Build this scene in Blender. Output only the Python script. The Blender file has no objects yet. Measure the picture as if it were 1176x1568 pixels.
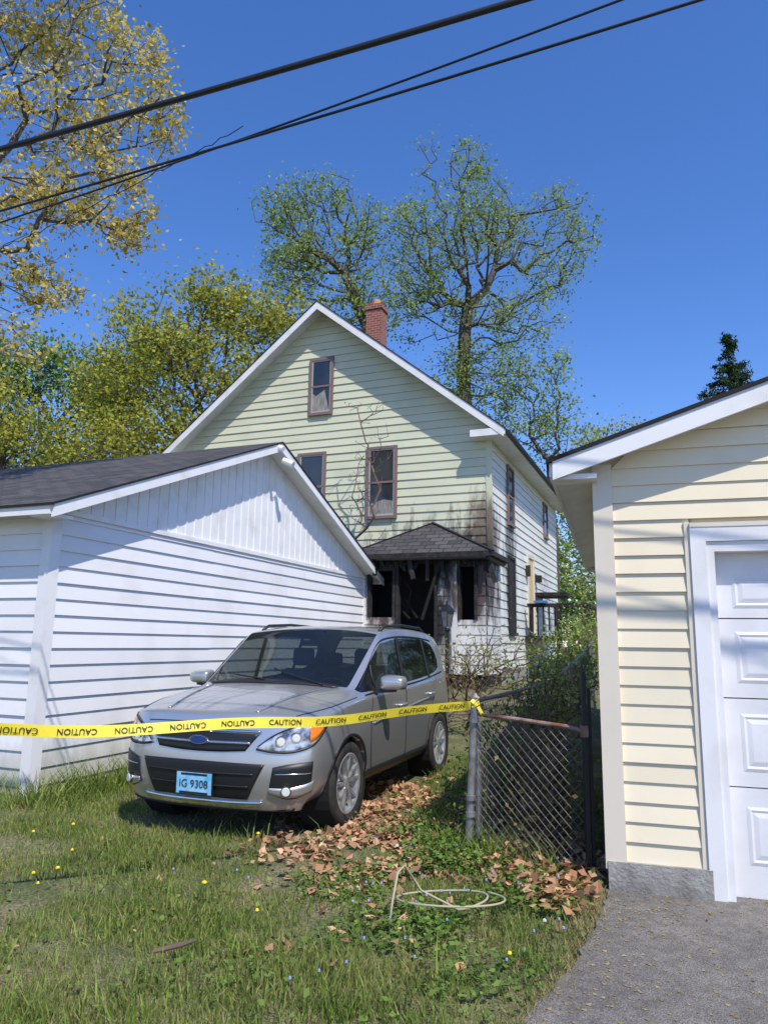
import bpy, bmesh, math, numpy as np
from mathutils import Vector, Matrix
from mathutils.bvhtree import BVHTree
sc=bpy.context.scene
R=math.radians
def link(o): sc.collection.objects.link(o); return o
def smooth(t): t=np.clip(t,0,1); return t*t*(3-2*t)
def gz(x,y): return 0.75*smooth((np.asarray(y,float)-8.5)/7.5)+0*np.asarray(x)

# ---------------- materials ----------------
def mat(name,c,rough=.6,metal=0,c2=None,nscale=5,stretch=(1,1,1),lo=.35,hi=.65,bump=0,bscale=60,island=0,coat=0,spec=.5,detail=6):
    m=bpy.data.materials.new(name); m.use_nodes=True; nt=m.node_tree; N=nt.nodes; L=nt.links
    b=N['Principled BSDF']; b.inputs['Roughness'].default_value=rough; b.inputs['Metallic'].default_value=metal
    b.inputs['Coat Weight'].default_value=coat; b.inputs['Coat Roughness'].default_value=.04
    b.inputs['Specular IOR Level'].default_value=spec
    tc=N.new('ShaderNodeTexCoord')
    out=None
    rgb=N.new('ShaderNodeRGB'); rgb.outputs[0].default_value=(*c,1); out=rgb.outputs[0]
    if c2 is not None:
        mp=N.new('ShaderNodeMapping'); mp.inputs['Scale'].default_value=stretch; L.new(tc.outputs['Object'],mp.inputs[0])
        n=N.new('ShaderNodeTexNoise'); n.inputs['Scale'].default_value=nscale; n.inputs['Detail'].default_value=detail
        L.new(mp.outputs[0],n.inputs['Vector'])
        r=N.new('ShaderNodeMapRange'); r.inputs['From Min'].default_value=lo; r.inputs['From Max'].default_value=hi
        L.new(n.outputs['Fac'],r.inputs['Value'])
        mx=N.new('ShaderNodeMix'); mx.data_type='RGBA'; L.new(r.outputs[0],mx.inputs['Factor'])
        L.new(out,mx.inputs['A']); mx.inputs['B'].default_value=(*c2,1); out=mx.outputs['Result']
    if island:
        g=N.new('ShaderNodeNewGeometry'); r=N.new('ShaderNodeMapRange'); r.inputs['To Min'].default_value=1-island; r.inputs['To Max'].default_value=1+island
        L.new(g.outputs['Random Per Island'],r.inputs['Value'])
        h=N.new('ShaderNodeHueSaturation'); L.new(r.outputs[0],h.inputs['Value']); L.new(out,h.inputs['Color']); out=h.outputs[0]
    L.new(out,b.inputs['Base Color'])
    if bump:
        n=N.new('ShaderNodeTexNoise'); n.inputs['Scale'].default_value=bscale; n.inputs['Detail'].default_value=4
        L.new(tc.outputs['Object'],n.inputs['Vector'])
        bp=N.new('ShaderNodeBump'); bp.inputs['Strength'].default_value=bump; bp.inputs['Distance'].default_value=.02
        L.new(n.outputs['Fac'],bp.inputs['Height']); L.new(bp.outputs[0],b.inputs['Normal'])
    return m
def speckle(m,scale,amt,lo=.4,hi=.6):
    nt=m.node_tree; N=nt.nodes; L=nt.links; b=N['Principled BSDF']; cur=b.inputs['Base Color'].links[0].from_socket
    tc=N.new('ShaderNodeTexCoord'); n=N.new('ShaderNodeTexNoise'); n.inputs['Scale'].default_value=scale; n.inputs['Detail'].default_value=3; L.new(tc.outputs['Object'],n.inputs['Vector'])
    r=N.new('ShaderNodeMapRange'); r.inputs['From Min'].default_value=lo; r.inputs['From Max'].default_value=hi; r.inputs['To Min'].default_value=1-amt; r.inputs['To Max'].default_value=1+amt; L.new(n.outputs['Fac'],r.inputs['Value'])
    h=N.new('ShaderNodeHueSaturation'); L.new(r.outputs[0],h.inputs['Value']); L.new(cur,h.inputs['Color']); L.new(h.outputs[0],b.inputs['Base Color'])
def leafmat(name,c,c2,trans=.35,nscale=.6,var=.35):
    m=bpy.data.materials.new(name); m.use_nodes=True; nt=m.node_tree; N=nt.nodes; L=nt.links
    for n in list(N): N.remove(n)
    o=N.new('ShaderNodeOutputMaterial'); tc=N.new('ShaderNodeTexCoord'); n=N.new('ShaderNodeTexNoise'); n.inputs['Scale'].default_value=nscale; n.inputs['Detail'].default_value=1
    L.new(tc.outputs['Object'],n.inputs['Vector'])
    r=N.new('ShaderNodeMapRange'); r.inputs['From Min'].default_value=.35; r.inputs['From Max'].default_value=.65; L.new(n.outputs['Fac'],r.inputs['Value'])
    g=N.new('ShaderNodeNewGeometry'); ad=N.new('ShaderNodeMath'); ad.operation='MULTIPLY_ADD'; ad.inputs[1].default_value=.6; ad.use_clamp=True
    L.new(g.outputs['Random Per Island'],ad.inputs[0])
    s=N.new('ShaderNodeMath'); s.operation='MULTIPLY'; s.inputs[1].default_value=.6; L.new(r.outputs[0],s.inputs[0]); L.new(s.outputs[0],ad.inputs[2])
    mx=N.new('ShaderNodeMix'); mx.data_type='RGBA'; mx.inputs['A'].default_value=(*c,1); mx.inputs['B'].default_value=(*c2,1); L.new(ad.outputs[0],mx.inputs['Factor'])
    mr=N.new('ShaderNodeMath'); mr.operation='MULTIPLY'; mr.inputs[1].default_value=7.31; L.new(g.outputs['Random Per Island'],mr.inputs[0])
    fr=N.new('ShaderNodeMath'); fr.operation='FRACT'; L.new(mr.outputs[0],fr.inputs[0])
    rr=N.new('ShaderNodeMapRange'); rr.inputs['To Min'].default_value=1-var; rr.inputs['To Max'].default_value=1+var; L.new(fr.outputs[0],rr.inputs['Value'])
    h=N.new('ShaderNodeHueSaturation'); L.new(rr.outputs[0],h.inputs['Value']); L.new(mx.outputs['Result'],h.inputs['Color'])
    d=N.new('ShaderNodeBsdfDiffuse')
    t=N.new('ShaderNodeBsdfTranslucent'); ms=N.new('ShaderNodeMixShader'); ms.inputs[0].default_value=trans
    L.new(h.outputs[0],d.inputs['Color']); L.new(h.outputs[0],t.inputs['Color']); L.new(d.outputs[0],ms.inputs[1]); L.new(t.outputs[0],ms.inputs[2]); L.new(ms.outputs[0],o.inputs[0])
    return m
def shinglemat(name,c,c2):
    m=mat(name,c,.9,bump=.0); nt=m.node_tree; N=nt.nodes; L=nt.links; b=N['Principled BSDF']
    tc=N.new('ShaderNodeTexCoord'); br=N.new('ShaderNodeTexBrick')
    mp=N.new('ShaderNodeMapping'); L.new(tc.outputs['UV'],mp.inputs[0]); L.new(mp.outputs[0],br.inputs['Vector'])
    br.inputs['Scale'].default_value=1; br.inputs['Brick Width'].default_value=.3; br.inputs['Row Height'].default_value=.14; br.inputs['Mortar Size'].default_value=.010
    br.inputs['Color1'].default_value=(*c,1); br.inputs['Color2'].default_value=(*c2,1); br.inputs['Mortar'].default_value=(.01,.01,.01,1)
    n=N.new('ShaderNodeTexNoise'); n.inputs['Scale'].default_value=40; L.new(tc.outputs['Object'],n.inputs['Vector'])
    r=N.new('ShaderNodeMapRange'); r.inputs['To Min'].default_value=.3; r.inputs['To Max'].default_value=1.7; L.new(n.outputs['Fac'],r.inputs['Value'])
    h=N.new('ShaderNodeHueSaturation'); L.new(r.outputs[0],h.inputs['Value']); L.new(br.outputs['Color'],h.inputs['Color']); L.new(h.outputs[0],b.inputs['Base Color'])
    bp=N.new('ShaderNodeBump'); bp.inputs['Strength'].default_value=.8; bp.inputs['Distance'].default_value=.03; L.new(br.outputs['Fac'],bp.inputs['Height']); bp.invert=True; L.new(bp.outputs[0],b.inputs['Normal'])
    return m
def sootmat(name,c,c2,soots,nmul=2.2):
    m=mat(name,c,.55,c2=c2,nscale=1.3,lo=.5,hi=.85,island=.05); nt=m.node_tree; N=nt.nodes; L=nt.links; b=N['Principled BSDF']
    cur=b.inputs['Base Color'].links[0].from_socket
    tc=[n for n in N if n.type=='TEX_COORD'][0]
    nz=N.new('ShaderNodeTexNoise'); nz.inputs['Scale'].default_value=1.6; nz.inputs['Detail'].default_value=8; nz.inputs['Roughness'].default_value=.7
    mp=N.new('ShaderNodeMapping'); mp.inputs['Scale'].default_value=(2.5,2.5,.8); L.new(tc.outputs['Object'],mp.inputs[0]); L.new(mp.outputs[0],nz.inputs['Vector'])
    for (cx,cy,cz,rx,ry,rz,col,k) in soots:
        v=N.new('ShaderNodeVectorMath'); v.operation='SUBTRACT'; v.inputs[1].default_value=(cx,cy,cz); L.new(tc.outputs['Object'],v.inputs[0])
        w=N.new('ShaderNodeVectorMath'); w.operation='DIVIDE'; w.inputs[1].default_value=(rx,ry,rz); L.new(v.outputs[0],w.inputs[0])
        l=N.new('ShaderNodeVectorMath'); l.operation='LENGTH'; L.new(w.outputs[0],l.inputs[0])
        a=N.new('ShaderNodeMath'); a.operation='MULTIPLY_ADD'; a.inputs[1].default_value=-nmul; a.inputs[2].default_value=nmul/2; L.new(nz.outputs['Fac'],a.inputs[0])
        s=N.new('ShaderNodeMath'); s.operation='ADD'; L.new(a.outputs[0],s.inputs[0]); L.new(l.outputs['Value'],s.inputs[1])
        r=N.new('ShaderNodeMapRange'); r.inputs['From Min'].default_value=1.0; r.inputs['From Max'].default_value=.45; r.inputs['To Max'].default_value=k; L.new(s.outputs[0],r.inputs['Value'])
        mx=N.new('ShaderNodeMix'); mx.data_type='RGBA'; L.new(r.outputs[0],mx.inputs['Factor']); L.new(cur,mx.inputs['A']); mx.inputs['B'].default_value=(*col,1); cur=mx.outputs['Result']
    L.new(cur,b.inputs['Base Color']); return m
M={}
M['white']=mat('white_trim',(.76,.76,.75),.5,c2=(.60,.59,.55),nscale=3,lo=.5,hi=.8)
M['wside']=sootmat('white_siding',(.76,.76,.76),(.64,.64,.61),[(0,3,-.15,3,9,.75,(.34,.34,.26),.6),(-3,0,-.15,9,3,.75,(.34,.34,.26),.6)],.9)
M['cream']=mat('cream_siding',(.77,.69,.50),.5,c2=(.68,.61,.44),nscale=1.5,lo=.5,hi=.85,island=.05)
M['creamtrim']=mat('cream_trim',(.68,.62,.50),.5,c2=(.62,.57,.46),nscale=2,lo=.5,hi=.8)
M['roofd']=shinglemat('asphalt_shingles',(.040,.038,.040),(.085,.08,.08))
M['glassd']=mat('window_glass',(.02,.025,.03),.06,spec=.8,c2=(.05,.055,.06),nscale=1.5)
M['brownf']=mat('brown_frame',(.20,.14,.125),.6)
M['char']=mat('charred_wood',(.006,.006,.006),.85,c2=(.030,.027,.025),nscale=6,bump=.8,bscale=25)
M['black']=mat('black_metal',(.012,.012,.013),.45)
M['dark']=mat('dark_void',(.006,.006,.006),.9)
M['brick']=mat('brick',(.33,.10,.06),.85,c2=(.22,.07,.05),nscale=9,bump=.4)
M['conc']=mat('concrete',(.34,.33,.30),.9,c2=(.20,.19,.17),nscale=7,bump=.5,bscale=50)
M['galv']=mat('galvanised_steel',(.33,.34,.35),.5,.6,c2=(.20,.18,.16),nscale=12)
M['wirem']=mat('weathered_wire',(.10,.095,.09),.6,.4,c2=(.20,.20,.19),nscale=6)
M['rust']=mat('rusty_steel',(.20,.08,.045),.8,c2=(.34,.30,.27),nscale=10,lo=.4,hi=.7)
M['bark']=mat('bark',(.06,.05,.042),.9,c2=(.11,.095,.08),nscale=8,stretch=(1,1,.3))
M['twig']=mat('twig',(.16,.11,.08),.9,c2=(.09,.06,.045),nscale=8)
M['asph']=mat('asphalt',(.14,.13,.12),.92,c2=(.215,.20,.18),nscale=1.6,bump=.8,bscale=140,detail=12,lo=.3,hi=.7)
speckle(M['asph'],120,.30); speckle(M['asph'],14,.12)
M['soil']=mat('soil_and_thatch',(.085,.10,.035),.95,c2=(.20,.165,.095),nscale=1.9,bump=.7,bscale=40,lo=.42,hi=.66)
speckle(M['soil'],60,.4)
M['hfront']=sootmat('pale_green_siding',(.60,.61,.43),(.50,.52,.37),[(-.1,0,4.1,.8,.6,1.1,(.12,.07,.04),.85),(-1.3,0,3.3,2.1,1,1.35,(.015,.013,.012),1)])
M['hside']=sootmat('pale_siding',(.68,.68,.62),(.58,.58,.53),[(0,.2,3.6,.5,.8,1.5,(.09,.05,.035),.9),(0,2.0,3.4,.5,.9,1.9,(.03,.025,.02),.85),(0,1.9,4.9,.5,.6,1.4,(.06,.05,.045),.6)])
M['porch']=sootmat('scorched_siding',(.62,.62,.60),(.42,.42,.40),[(-1.2,-1.3,3.3,2.3,2,1.1,(.010,.009,.008),1),(-1.3,-1.3,2.4,1.0,2,2.1,(.012,.010,.009),1),(-2.1,-1.3,2.5,.5,2,1.0,(.05,.03,.025),.95),(0,-1.3,2.8,.6,2,1.1,(.06,.035,.025),.95)])

# ---------------- mesh builder ----------------
class MB:
    def __init__(s): s.v=[];s.f=[];s.m=[];s.uv=[]
    def face(s,p,mi=0,uv=None):
        i=len(s.v); s.v+= [tuple(q) for q in p]; s.f.append(tuple(range(i,i+len(p)))); s.m.append(mi)
        s.uv+= uv if uv else [(0,0)]*len(p)
    def box(s,x0,x1,y0,y1,z0,z1,mi=0):
        s.hexa([(x0,y0,z0),(x1,y0,z0),(x1,y1,z0),(x0,y1,z0),(x0,y0,z1),(x1,y0,z1),(x1,y1,z1),(x0,y1,z1)],mi)
    def hexa(s,c,mi=0):
        for q in ((3,2,1,0),(4,5,6,7),(0,1,5,4),(1,2,6,5),(2,3,7,6),(3,0,4,7)): s.face([c[k] for k in q],mi)
    def beam(s,a,b,w,h,mi=0,up=(0,0,1)):
        a=Vector(a);b=Vector(b);d=(b-a).normalized(); sd=d.cross(Vector(up)).normalized()*w/2; u=sd.normalized().cross(d)*h/2
        s.hexa([a-sd-u,a+sd-u,b+sd-u,b-sd-u,a-sd+u,a+sd+u,b+sd+u,b-sd+u],mi)
    def tube(s,pts,r,n=8,mi=0,caps=True):
        pts=[Vector(p) for p in pts]; rr=r if isinstance(r,(list,tuple)) else [r]*len(pts); rings=[]
        up=Vector((0,0,1))
        for i,p in enumerate(pts):
            d=(pts[min(i+1,len(pts)-1)]-pts[max(i-1,0)]).normalized()
            if abs(d.dot(up))>.97: up=Vector((0,1,0))
            a=d.cross(up).normalized(); c=a.cross(d)
            rings.append([p+(a*math.cos(t)+c*math.sin(t))*rr[i] for t in [2*math.pi*k/n for k in range(n)]])
        i0=len(s.v); 
        for rg in rings: s.v+=[tuple(q) for q in rg]; 
        for i in range(len(rings)-1):
            for k in range(n):
                s.f.append((i0+i*n+k,i0+i*n+(k+1)%n,i0+(i+1)*n+(k+1)%n,i0+(i+1)*n+k)); s.m.append(mi); s.uv+=[(0,0)]*4
        if caps:
            s.f.append(tuple(range(i0,i0+n))[::-1]); s.m.append(mi); s.uv+=[(0,0)]*n
            s.f.append(tuple(range(i0+(len(rings)-1)*n,i0+len(rings)*n))); s.m.append(mi); s.uv+=[(0,0)]*n
    def lathe(s,prof,c,axis='y',n=32,mi=0,sgn=1):
        i0=len(s.v)
        for (r,h) in prof:
            for k in range(n):
                t=2*math.pi*k/n
                if axis=='y': s.v.append((c[0]+r*math.cos(t),c[1]+h*sgn,c[2]+r*math.sin(t)))
                else: s.v.append((c[0]+r*math.cos(t),c[1]+r*math.sin(t),c[2]+h))
        for i in range(len(prof)-1):
            for k in range(n):
                s.f.append((i0+i*n+k,i0+i*n+(k+1)%n,i0+(i+1)*n+(k+1)%n,i0+(i+1)*n+k)); s.m.append(mi); s.uv+=[(0,0)]*4
    def obj(s,name,mats,parent=None,sm=False,bevel=0,auto=False):
        me=bpy.data.meshes.new(name); me.from_pydata(s.v,[],s.f)
        for m in mats: me.materials.append(m)
        me.polygons.foreach_set('material_index',s.m)
        if sm: me.polygons.foreach_set('use_smooth',[True]*len(s.f))
        uvl=me.uv_layers.new(name='UVMap'); uvl.data.foreach_set('uv',np.array(s.uv,dtype=np.float32).ravel())
        me.update(); o=link(bpy.data.objects.new(name,me))
        if parent: o.parent=parent
        if bevel:
            w=o.modifiers.new('w','WELD'); w.merge_threshold=.0005
            b=o.modifiers.new('b','BEVEL'); b.width=bevel; b.segments=2; b.limit_method='ANGLE'
        return o
def empty(name,loc,rz):
    e=link(bpy.data.objects.new(name,None)); e.location=loc; e.rotation_euler=(0,0,rz); return e
def fastmesh(name,V,k,mats,mi=None):
    N=V.shape[0]; me=bpy.data.meshes.new(name); me.vertices.add(N*k); me.vertices.foreach_set('co',V.reshape(-1).astype(np.float32))
    me.loops.add(N*k); me.loops.foreach_set('vertex_index',np.arange(N*k,dtype=np.int32))
    me.polygons.add(N); me.polygons.foreach_set('loop_start',np.arange(0,N*k,k,dtype=np.int32)); me.polygons.foreach_set('loop_total',np.full(N,k,dtype=np.int32))
    for m in mats: me.materials.append(m)
    if mi is not None: me.polygons.foreach_set('material_index',mi.astype(np.int32))
    me.update(calc_edges=True); return link(bpy.data.objects.new(name,me))
def unit(a): return a/np.maximum(np.linalg.norm(a,axis=-1,keepdims=True),1e-9)
def leafq(C,size,rng,wid=.32,flat=0):
    N=len(C); d=rng.normal(size=(N,3)); n=rng.normal(size=(N,3))
    if flat: d[:,2]*=(1-flat); n[:,:2]*=(1-flat); n[:,2]=np.abs(n[:,2])+.3
    d=unit(d); s=unit(np.cross(d,n)); sz=np.asarray(size).reshape(-1,1)
    up=np.cross(s,d)*sz*.12
    return np.stack([C-d*sz/2,C+s*sz*wid-up,C+d*sz/2,C-s*sz*wid-up],1)
def segq(P0,P1,r0,r1,n=5):
    d=unit(P1-P0); up=np.where(np.abs(d[:,2:3])>.9,np.array([[1.,0,0]]),np.array([[0,0,1.]])); a=unit(np.cross(d,up)); b=np.cross(d,a)
    out=[]
    for k in range(n):
        t0=2*math.pi*k/n;t1=2*math.pi*(k+1)/n
        e0=a*math.cos(t0)+b*math.sin(t0); e1=a*math.cos(t1)+b*math.sin(t1)
        out.append(np.stack([P0+e0*r0[:,None],P0+e1*r0[:,None],P1+e1*r1[:,None],P1+e0*r1[:,None]],1))
    return np.concatenate(out)
def lobepts(lobes,K,rng,shell=2.0):
    w=np.array([l[3]*l[4]*l[5] for l in lobes])**.75; w/=w.sum(); idx=rng.choice(len(lobes),K,p=w); Lb=np.array([l[:6] for l in lobes])[idx]
    d=unit(rng.normal(size=(K,3))); r=rng.random((K,1))**(1/shell)
    return Lb[:,:3]+d*r*Lb[:,3:6]
def make_tree(name,trunk,lobes,K,leafn,lsize,sigma,lmat,seed,rtip=.012,n=5,r0=None,tmin=.5,bark=None,step=.8,leafcnt=1,pw=.5,back=1):
    rng=np.random.default_rng(seed)
    pos=[];par=[];path=[]
    tr=[np.array(p,float) for p in trunk]
    for i in range(len(tr)-1):
        m=max(2,int(np.linalg.norm(tr[i+1]-tr[i])/1.0))
        for j in range(m):
            p=tr[i]+(tr[i+1]-tr[i])*j/m
            if pos: p=p+rng.normal(size=3)*.03
            pos.append(p); par.append(len(pos)-2)
    pos.append(tr[-1]); par.append(len(pos)-2)
    nt_=len(pos); kmin=int(nt_*tmin)
    A=lobepts(lobes,K,rng); A=A[np.argsort(np.linalg.norm(A-tr[-1],axis=1)+rng.random(K)*1.0)]
    tips=[]
    P=np.zeros((nt_+K*14,3)); P[:nt_]=pos; cnt=nt_; PH=np.zeros(len(P)); PR=list(par)
    for a in A:
        d=np.linalg.norm(P[kmin:cnt]-a,axis=1); c=d+.30*PH[kmin:cnt]+ .8*np.maximum(P[kmin:cnt,2]-a[2],0)
        j=int(np.argmin(c))+kmin; dist=np.linalg.norm(P[j]-a); ns=min(12,max(1,int(dist/step))); p0=P[j].copy(); prev=j
        bow=rng.normal(size=3)*.03*dist; bow[2]-=.05*dist
        for q in range(1,ns+1):
            t=q/ns; p=p0+(a-p0)*t+bow*math.sin(math.pi*t)+(rng.normal(size=3)*.02*min(dist,1.5) if q<ns else 0)
            P[cnt]=p; PR.append(prev); PH[cnt]=PH[prev]+np.linalg.norm(p-P[prev]); prev=cnt; cnt+=1
        tips.append(prev)
    P=P[:cnt]; PR=np.array(PR); C=np.zeros(cnt)
    C[tips]=1
    for i in range(cnt-1,0,-1): C[PR[i]]+=C[i]
    C=np.maximum(C,1); rad=rtip*C**pw
    if r0: rad[:nt_]=np.maximum(rad[:nt_],np.linspace(r0,rad[nt_-1],nt_))
    ids=np.arange(1,cnt); p0=P[PR[ids]];p1=P[ids]; ra=rad[PR[ids]]; ra=np.where(ids<nt_,ra,np.minimum(ra,rad[ids]*1.35)); 
    ext=(p1-p0)*.03
    Q=segq(p0,p1+ext,ra,rad[ids],n); mi=np.zeros(len(Q))
    if leafn>0:
        li=np.where((C<=leafcnt)&(np.arange(cnt)>=nt_))[0]
        rep=np.repeat(li,rng.poisson(leafn*(.35+1.3*rng.random(len(li)))))
        t=rng.random((len(rep),1)); base=P[rep]*(1-t)+P[PR[rep]]*t
        Cn=base+rng.normal(size=(len(rep),3))*sigma*(.5+rng.random((len(rep),1)))
        LQ=leafq(Cn,lsize*(.6+.8*rng.random(len(Cn))),rng)
        Q=np.concatenate([Q,LQ]); mi=np.concatenate([mi,np.ones(len(LQ))])
    return fastmesh(name,Q,4,[bark or M['bark'],lmat],mi)

# ---------------- siding / roofs ----------------
rs=np.random.default_rng(5)
def siding(mb,P,z0,z1,ext,e,mi=0,o1=.022,panel=3.4):
    z=z0
    while z<z1-1e-4:
        zt=min(z+e,z1); a0,b0=ext(z); a1,b1=ext(zt)
        if b0-a0>.02:
            np_=max(1,int((b0-a0)/panel+rs.random())); cuts=[0]+sorted((np.arange(1,np_)/np_+ (rs.random(np_-1)-.5)*.5/np_).tolist())+[1]
            for i in range(np_):
                s0,s1=cuts[i],cuts[i+1]; j=(rs.random()-.5)*.004; oo=o1+(rs.random()-.5)*.006
                p=[P(a0+(b0-a0)*s0,z+j,oo),P(a0+(b0-a0)*s1,z+j,oo),P(a1+(b1-a1)*s1,zt,.006),P(a1+(b1-a1)*s0,zt,.006)]
                mb.face(p,mi); mb.face([P(a0+(b0-a0)*s0,z+j,0),P(a0+(b0-a0)*s1,z+j,0),p[1],p[0]],mi)
        z=zt
def gableroof(mb,mp,c0,c1,a0,a1,ze,m,oc,oa,t=.10,fw=.16,roofmi=0,trim=1):
    cm=(c0+c1)/2; zr=ze+m*(cm-c0)
    for (cs,sg) in ((c0,-1),(c1,1)):
        ce=cs+sg*oc; zl=ze-m*oc
        A=[mp(ce,a0-oa,zl),mp(ce,a1+oa,zl),mp(cm,a1+oa,zr),mp(cm,a0-oa,zr)]
        ln=math.hypot(cm-ce,zr-zl); W=a1-a0+2*oa
        mb.face(A,trim)
        mb.hexa([mp(ce,a0-oa,zl-.03),mp(ce,a1+oa,zl-.03),mp(ce+sg*.025,a1+oa,zl-.03),mp(ce+sg*.025,a0-oa,zl-.03),mp(ce,a0-oa,zl+t-.02),mp(ce,a1+oa,zl+t-.02),mp(ce+sg*.025,a1+oa,zl+t-.02),mp(ce+sg*.025,a0-oa,zl+t-.02)],trim)
        mb.hexa([mp(ce+sg*.045,a0-oa-.045,zl+t-.014-m*.045),mp(ce+sg*.045,a1+oa+.045,zl+t-.014-m*.045),mp(cm,a1+oa+.045,zr+t-.014),mp(cm,a0-oa-.045,zr+t-.014),
                 mp(ce+sg*.045,a0-oa-.045,zl+t+.014-m*.045),mp(ce+sg*.045,a1+oa+.045,zl+t+.014-m*.045),mp(cm,a1+oa+.045,zr+t+.014),mp(cm,a0-oa-.045,zr+t+.014)],roofmi)
        mb.uv[-24:]=[(0,0)]*24
        mb.uv[-20:-16]=[(0,0),(W,0),(W,ln),(0,ln)]
        for (aa,sa) in ((a0-oa,-1),(a1+oa,1)):
            mb.hexa([mp(ce,aa,zl+t-fw),mp(cm,aa,zr+t-fw),mp(cm,aa+sa*.03,zr+t-fw),mp(ce,aa+sa*.03,zl+t-fw),mp(ce,aa,zl+t-.015),mp(cm,aa,zr+t-.015),mp(cm,aa+sa*.03,zr+t-.015),mp(ce,aa+sa*.03,zl+t-.015)],trim)
def window(mb,P,s0,s1,z0,z1,fr=0,gl=1,fw=.07,meet=True,o=.065,sash=None):
    def bx(a,b,c,d,o0,o1,mi):
        mb.hexa([P(a,c,o0),P(b,c,o0),P(b,c,o1),P(a,c,o1),P(a,d,o0),P(b,d,o0),P(b,d,o1),P(a,d,o1)],mi)
    bx(s0-fw,s0,z0-fw,z1+fw,0,o,fr);bx(s1,s1+fw,z0-fw,z1+fw,0,o,fr);bx(s0,s1,z1,z1+fw,0,o,fr);bx(s0,s1,z0-fw,z0,0,o+.03,fr)
    bx(s0,s1,z0,z1,0,.038,gl)
    if meet: zm=(z0+z1)/2; bx(s0,s1,zm-.025,zm+.025,.038,o-.01,fr)
    if sash is not None:
        w_=.03
        bx(s0,s0+w_,z0,z1,.038,.052,sash);bx(s1-w_,s1,z0,z1,.038,.052,sash);bx(s0+w_,s1-w_,z1-w_,z1,.038,.052,sash);bx(s0+w_,s1-w_,z0,z0+w_*1.6,.038,.052,sash)

ROT=R(-21.7)
# ================= HOUSE =================
H=empty('burned_house',(2.41,16.5,0),ROT)
W=8.67; D=9.6; ZE=6.62; SL=.80; zr=ZE+SL*W/2
def extg(z): 
    if z<=ZE: return (-W,0)
    k=(z-ZE)/SL; return (-W+k,-k)
Pf=lambda s,z,o:(s,-o,z); Ps=lambda s,z,o:(o,s,z)
mb=MB()
siding(mb,Pf,1.05,zr-.02,extg,.2,0,o1=.028)
mb.obj('front_siding',[M['hfront']],H)
mb=MB(); siding(mb,Ps,1.05,ZE,lambda z:(0,D),.2,0,o1=.028); 
mb.obj('side_siding',[M['hside']],H)
mb=MB()
mb.box(-W,-.01,.01,D-.01,.3,ZE,0); 
mb.face([(-W,.01,ZE),(-.01,.01,ZE),(-W/2,.01,zr)],0); mb.face([(-W,D,ZE),(0,D,ZE),(-W/2,D,zr)],0)
mb.box(-W-.03,.03,-.03,D,.2,1.05,1)
mb.obj('house_core',[M['hside'],M['conc']],H)
mb=MB(); gableroof(mb,lambda c,a,z:(c,a,z),-W,0,0,D,ZE,SL,.42,.42,t=.12,fw=.22)
mb.box(-.09,.035,-.035,.0,1.05,ZE-.05,2); mb.box(.0,.036,0.0,.09,1.05,ZE-.05,2)
mb.box(-.35,.45,-.44,-.03,ZE-.38,ZE-.22,1); mb.box(-W-.45,-W+.35,-.44,-.03,ZE-.38,ZE-.22,1)
mb.tube([(.50,-.4,ZE-.33),(.50,D+.4,ZE-.33)],.06,8,3)
mb.box(.03,.42,-.38,D+.3,ZE-.36,ZE-.33,1)
mb.obj('roof',[M['roofd'],M['white'],M['hfront'],M['black']],H)
cur=mat('curtain',(.36,.35,.32),.9,c2=(.14,.135,.12),nscale=8,stretch=(6,6,.5))
sashm=mat('window_sash',(.40,.38,.35),.6)
mb=MB()
window(mb,Pf,-4.62,-4.08,7.35,8.75,sash=4); window(mb,Pf,-2.98,-2.32,4.6,6.25,sash=4); window(mb,Pf,-4.88,-4.22,4.6,6.25,sash=4)
window(mb,Ps,1.75,2.35,4.6,6.0); window(mb,Ps,7.0,7.6,5.0,6.0)
window(mb,Ps,1.7,2.3,1.9,3.7,fr=2,gl=2,meet=False)
mb.face([Pf(-4.60,7.38,.041),Pf(-4.12,7.38,.041),Pf(-4.25,7.95,.041),Pf(-4.50,7.80,.041),Pf(-4.60,7.9,.041)],3)
mb.face([Pf(-2.96,4.62,.041),Pf(-2.34,4.62,.041),Pf(-2.34,4.95,.041),Pf(-2.6,5.0,.041),Pf(-2.96,4.9,.041)],3)
mb.obj('windows',[M['brownf'],M['glassd'],M['char'],cur,sashm],H)
mb=MB()
window(mb,Ps,4.2,4.95,1.95,4.0,fr=0,gl=1,fw=.1,meet=False)
mb.box(.0,.9,5.2,6.6,3.0,3.1,2); 
mb.box(.02,.14,3.9,4.0,3.45,3.75,2); mb.box(.02,.2,5.3,5.45,3.4,3.6,2)
mb.box(.05,1.7,3.6,6.6,1.75,1.85,2)
for (x,y) in ((1.65,3.65),(1.65,6.5),(.2,3.65),(1.65,5.0),(.9,3.65)): mb.box(x-.05,x+.05,y-.05,y+.05,.5,2.7,2)
mb.box(.1,1.7,3.6,3.68,2.6,2.7,2); mb.box(1.6,1.7,3.6,6.55,2.6,2.7,2)
for i in range(10): mb.box(.2+i*.15,.24+i*.15,3.62,3.66,1.85,2.6,2)
mb.box(.30,.62,3.5,3.75,2.71,2.77,3)
mb.obj('side_entry',[M['creamtrim'],mat('tan_door',(.62,.48,.25),.6),M['char'],mat('blue_tarp',(.05,.17,.4),.6)],H)
mb=MB()
cx,cy=-W/2+.10,3.3
mb.box(cx-.24,cx+.24,cy-.24,cy+.24,zr-1,zr+1.45,0); mb.box(cx-.28,cx+.28,cy-.28,cy+.28,zr+1.45,zr+1.60,0)
mb.lathe([(.15,0),(.15,.02),(.12,.22),(.10,.22)],(cx,cy,zr+1.60),'z',14,1)
o=mb.obj('chimney',[M['brick'],mat('clay_pot',(.45,.22,.12),.8)],H)
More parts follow.
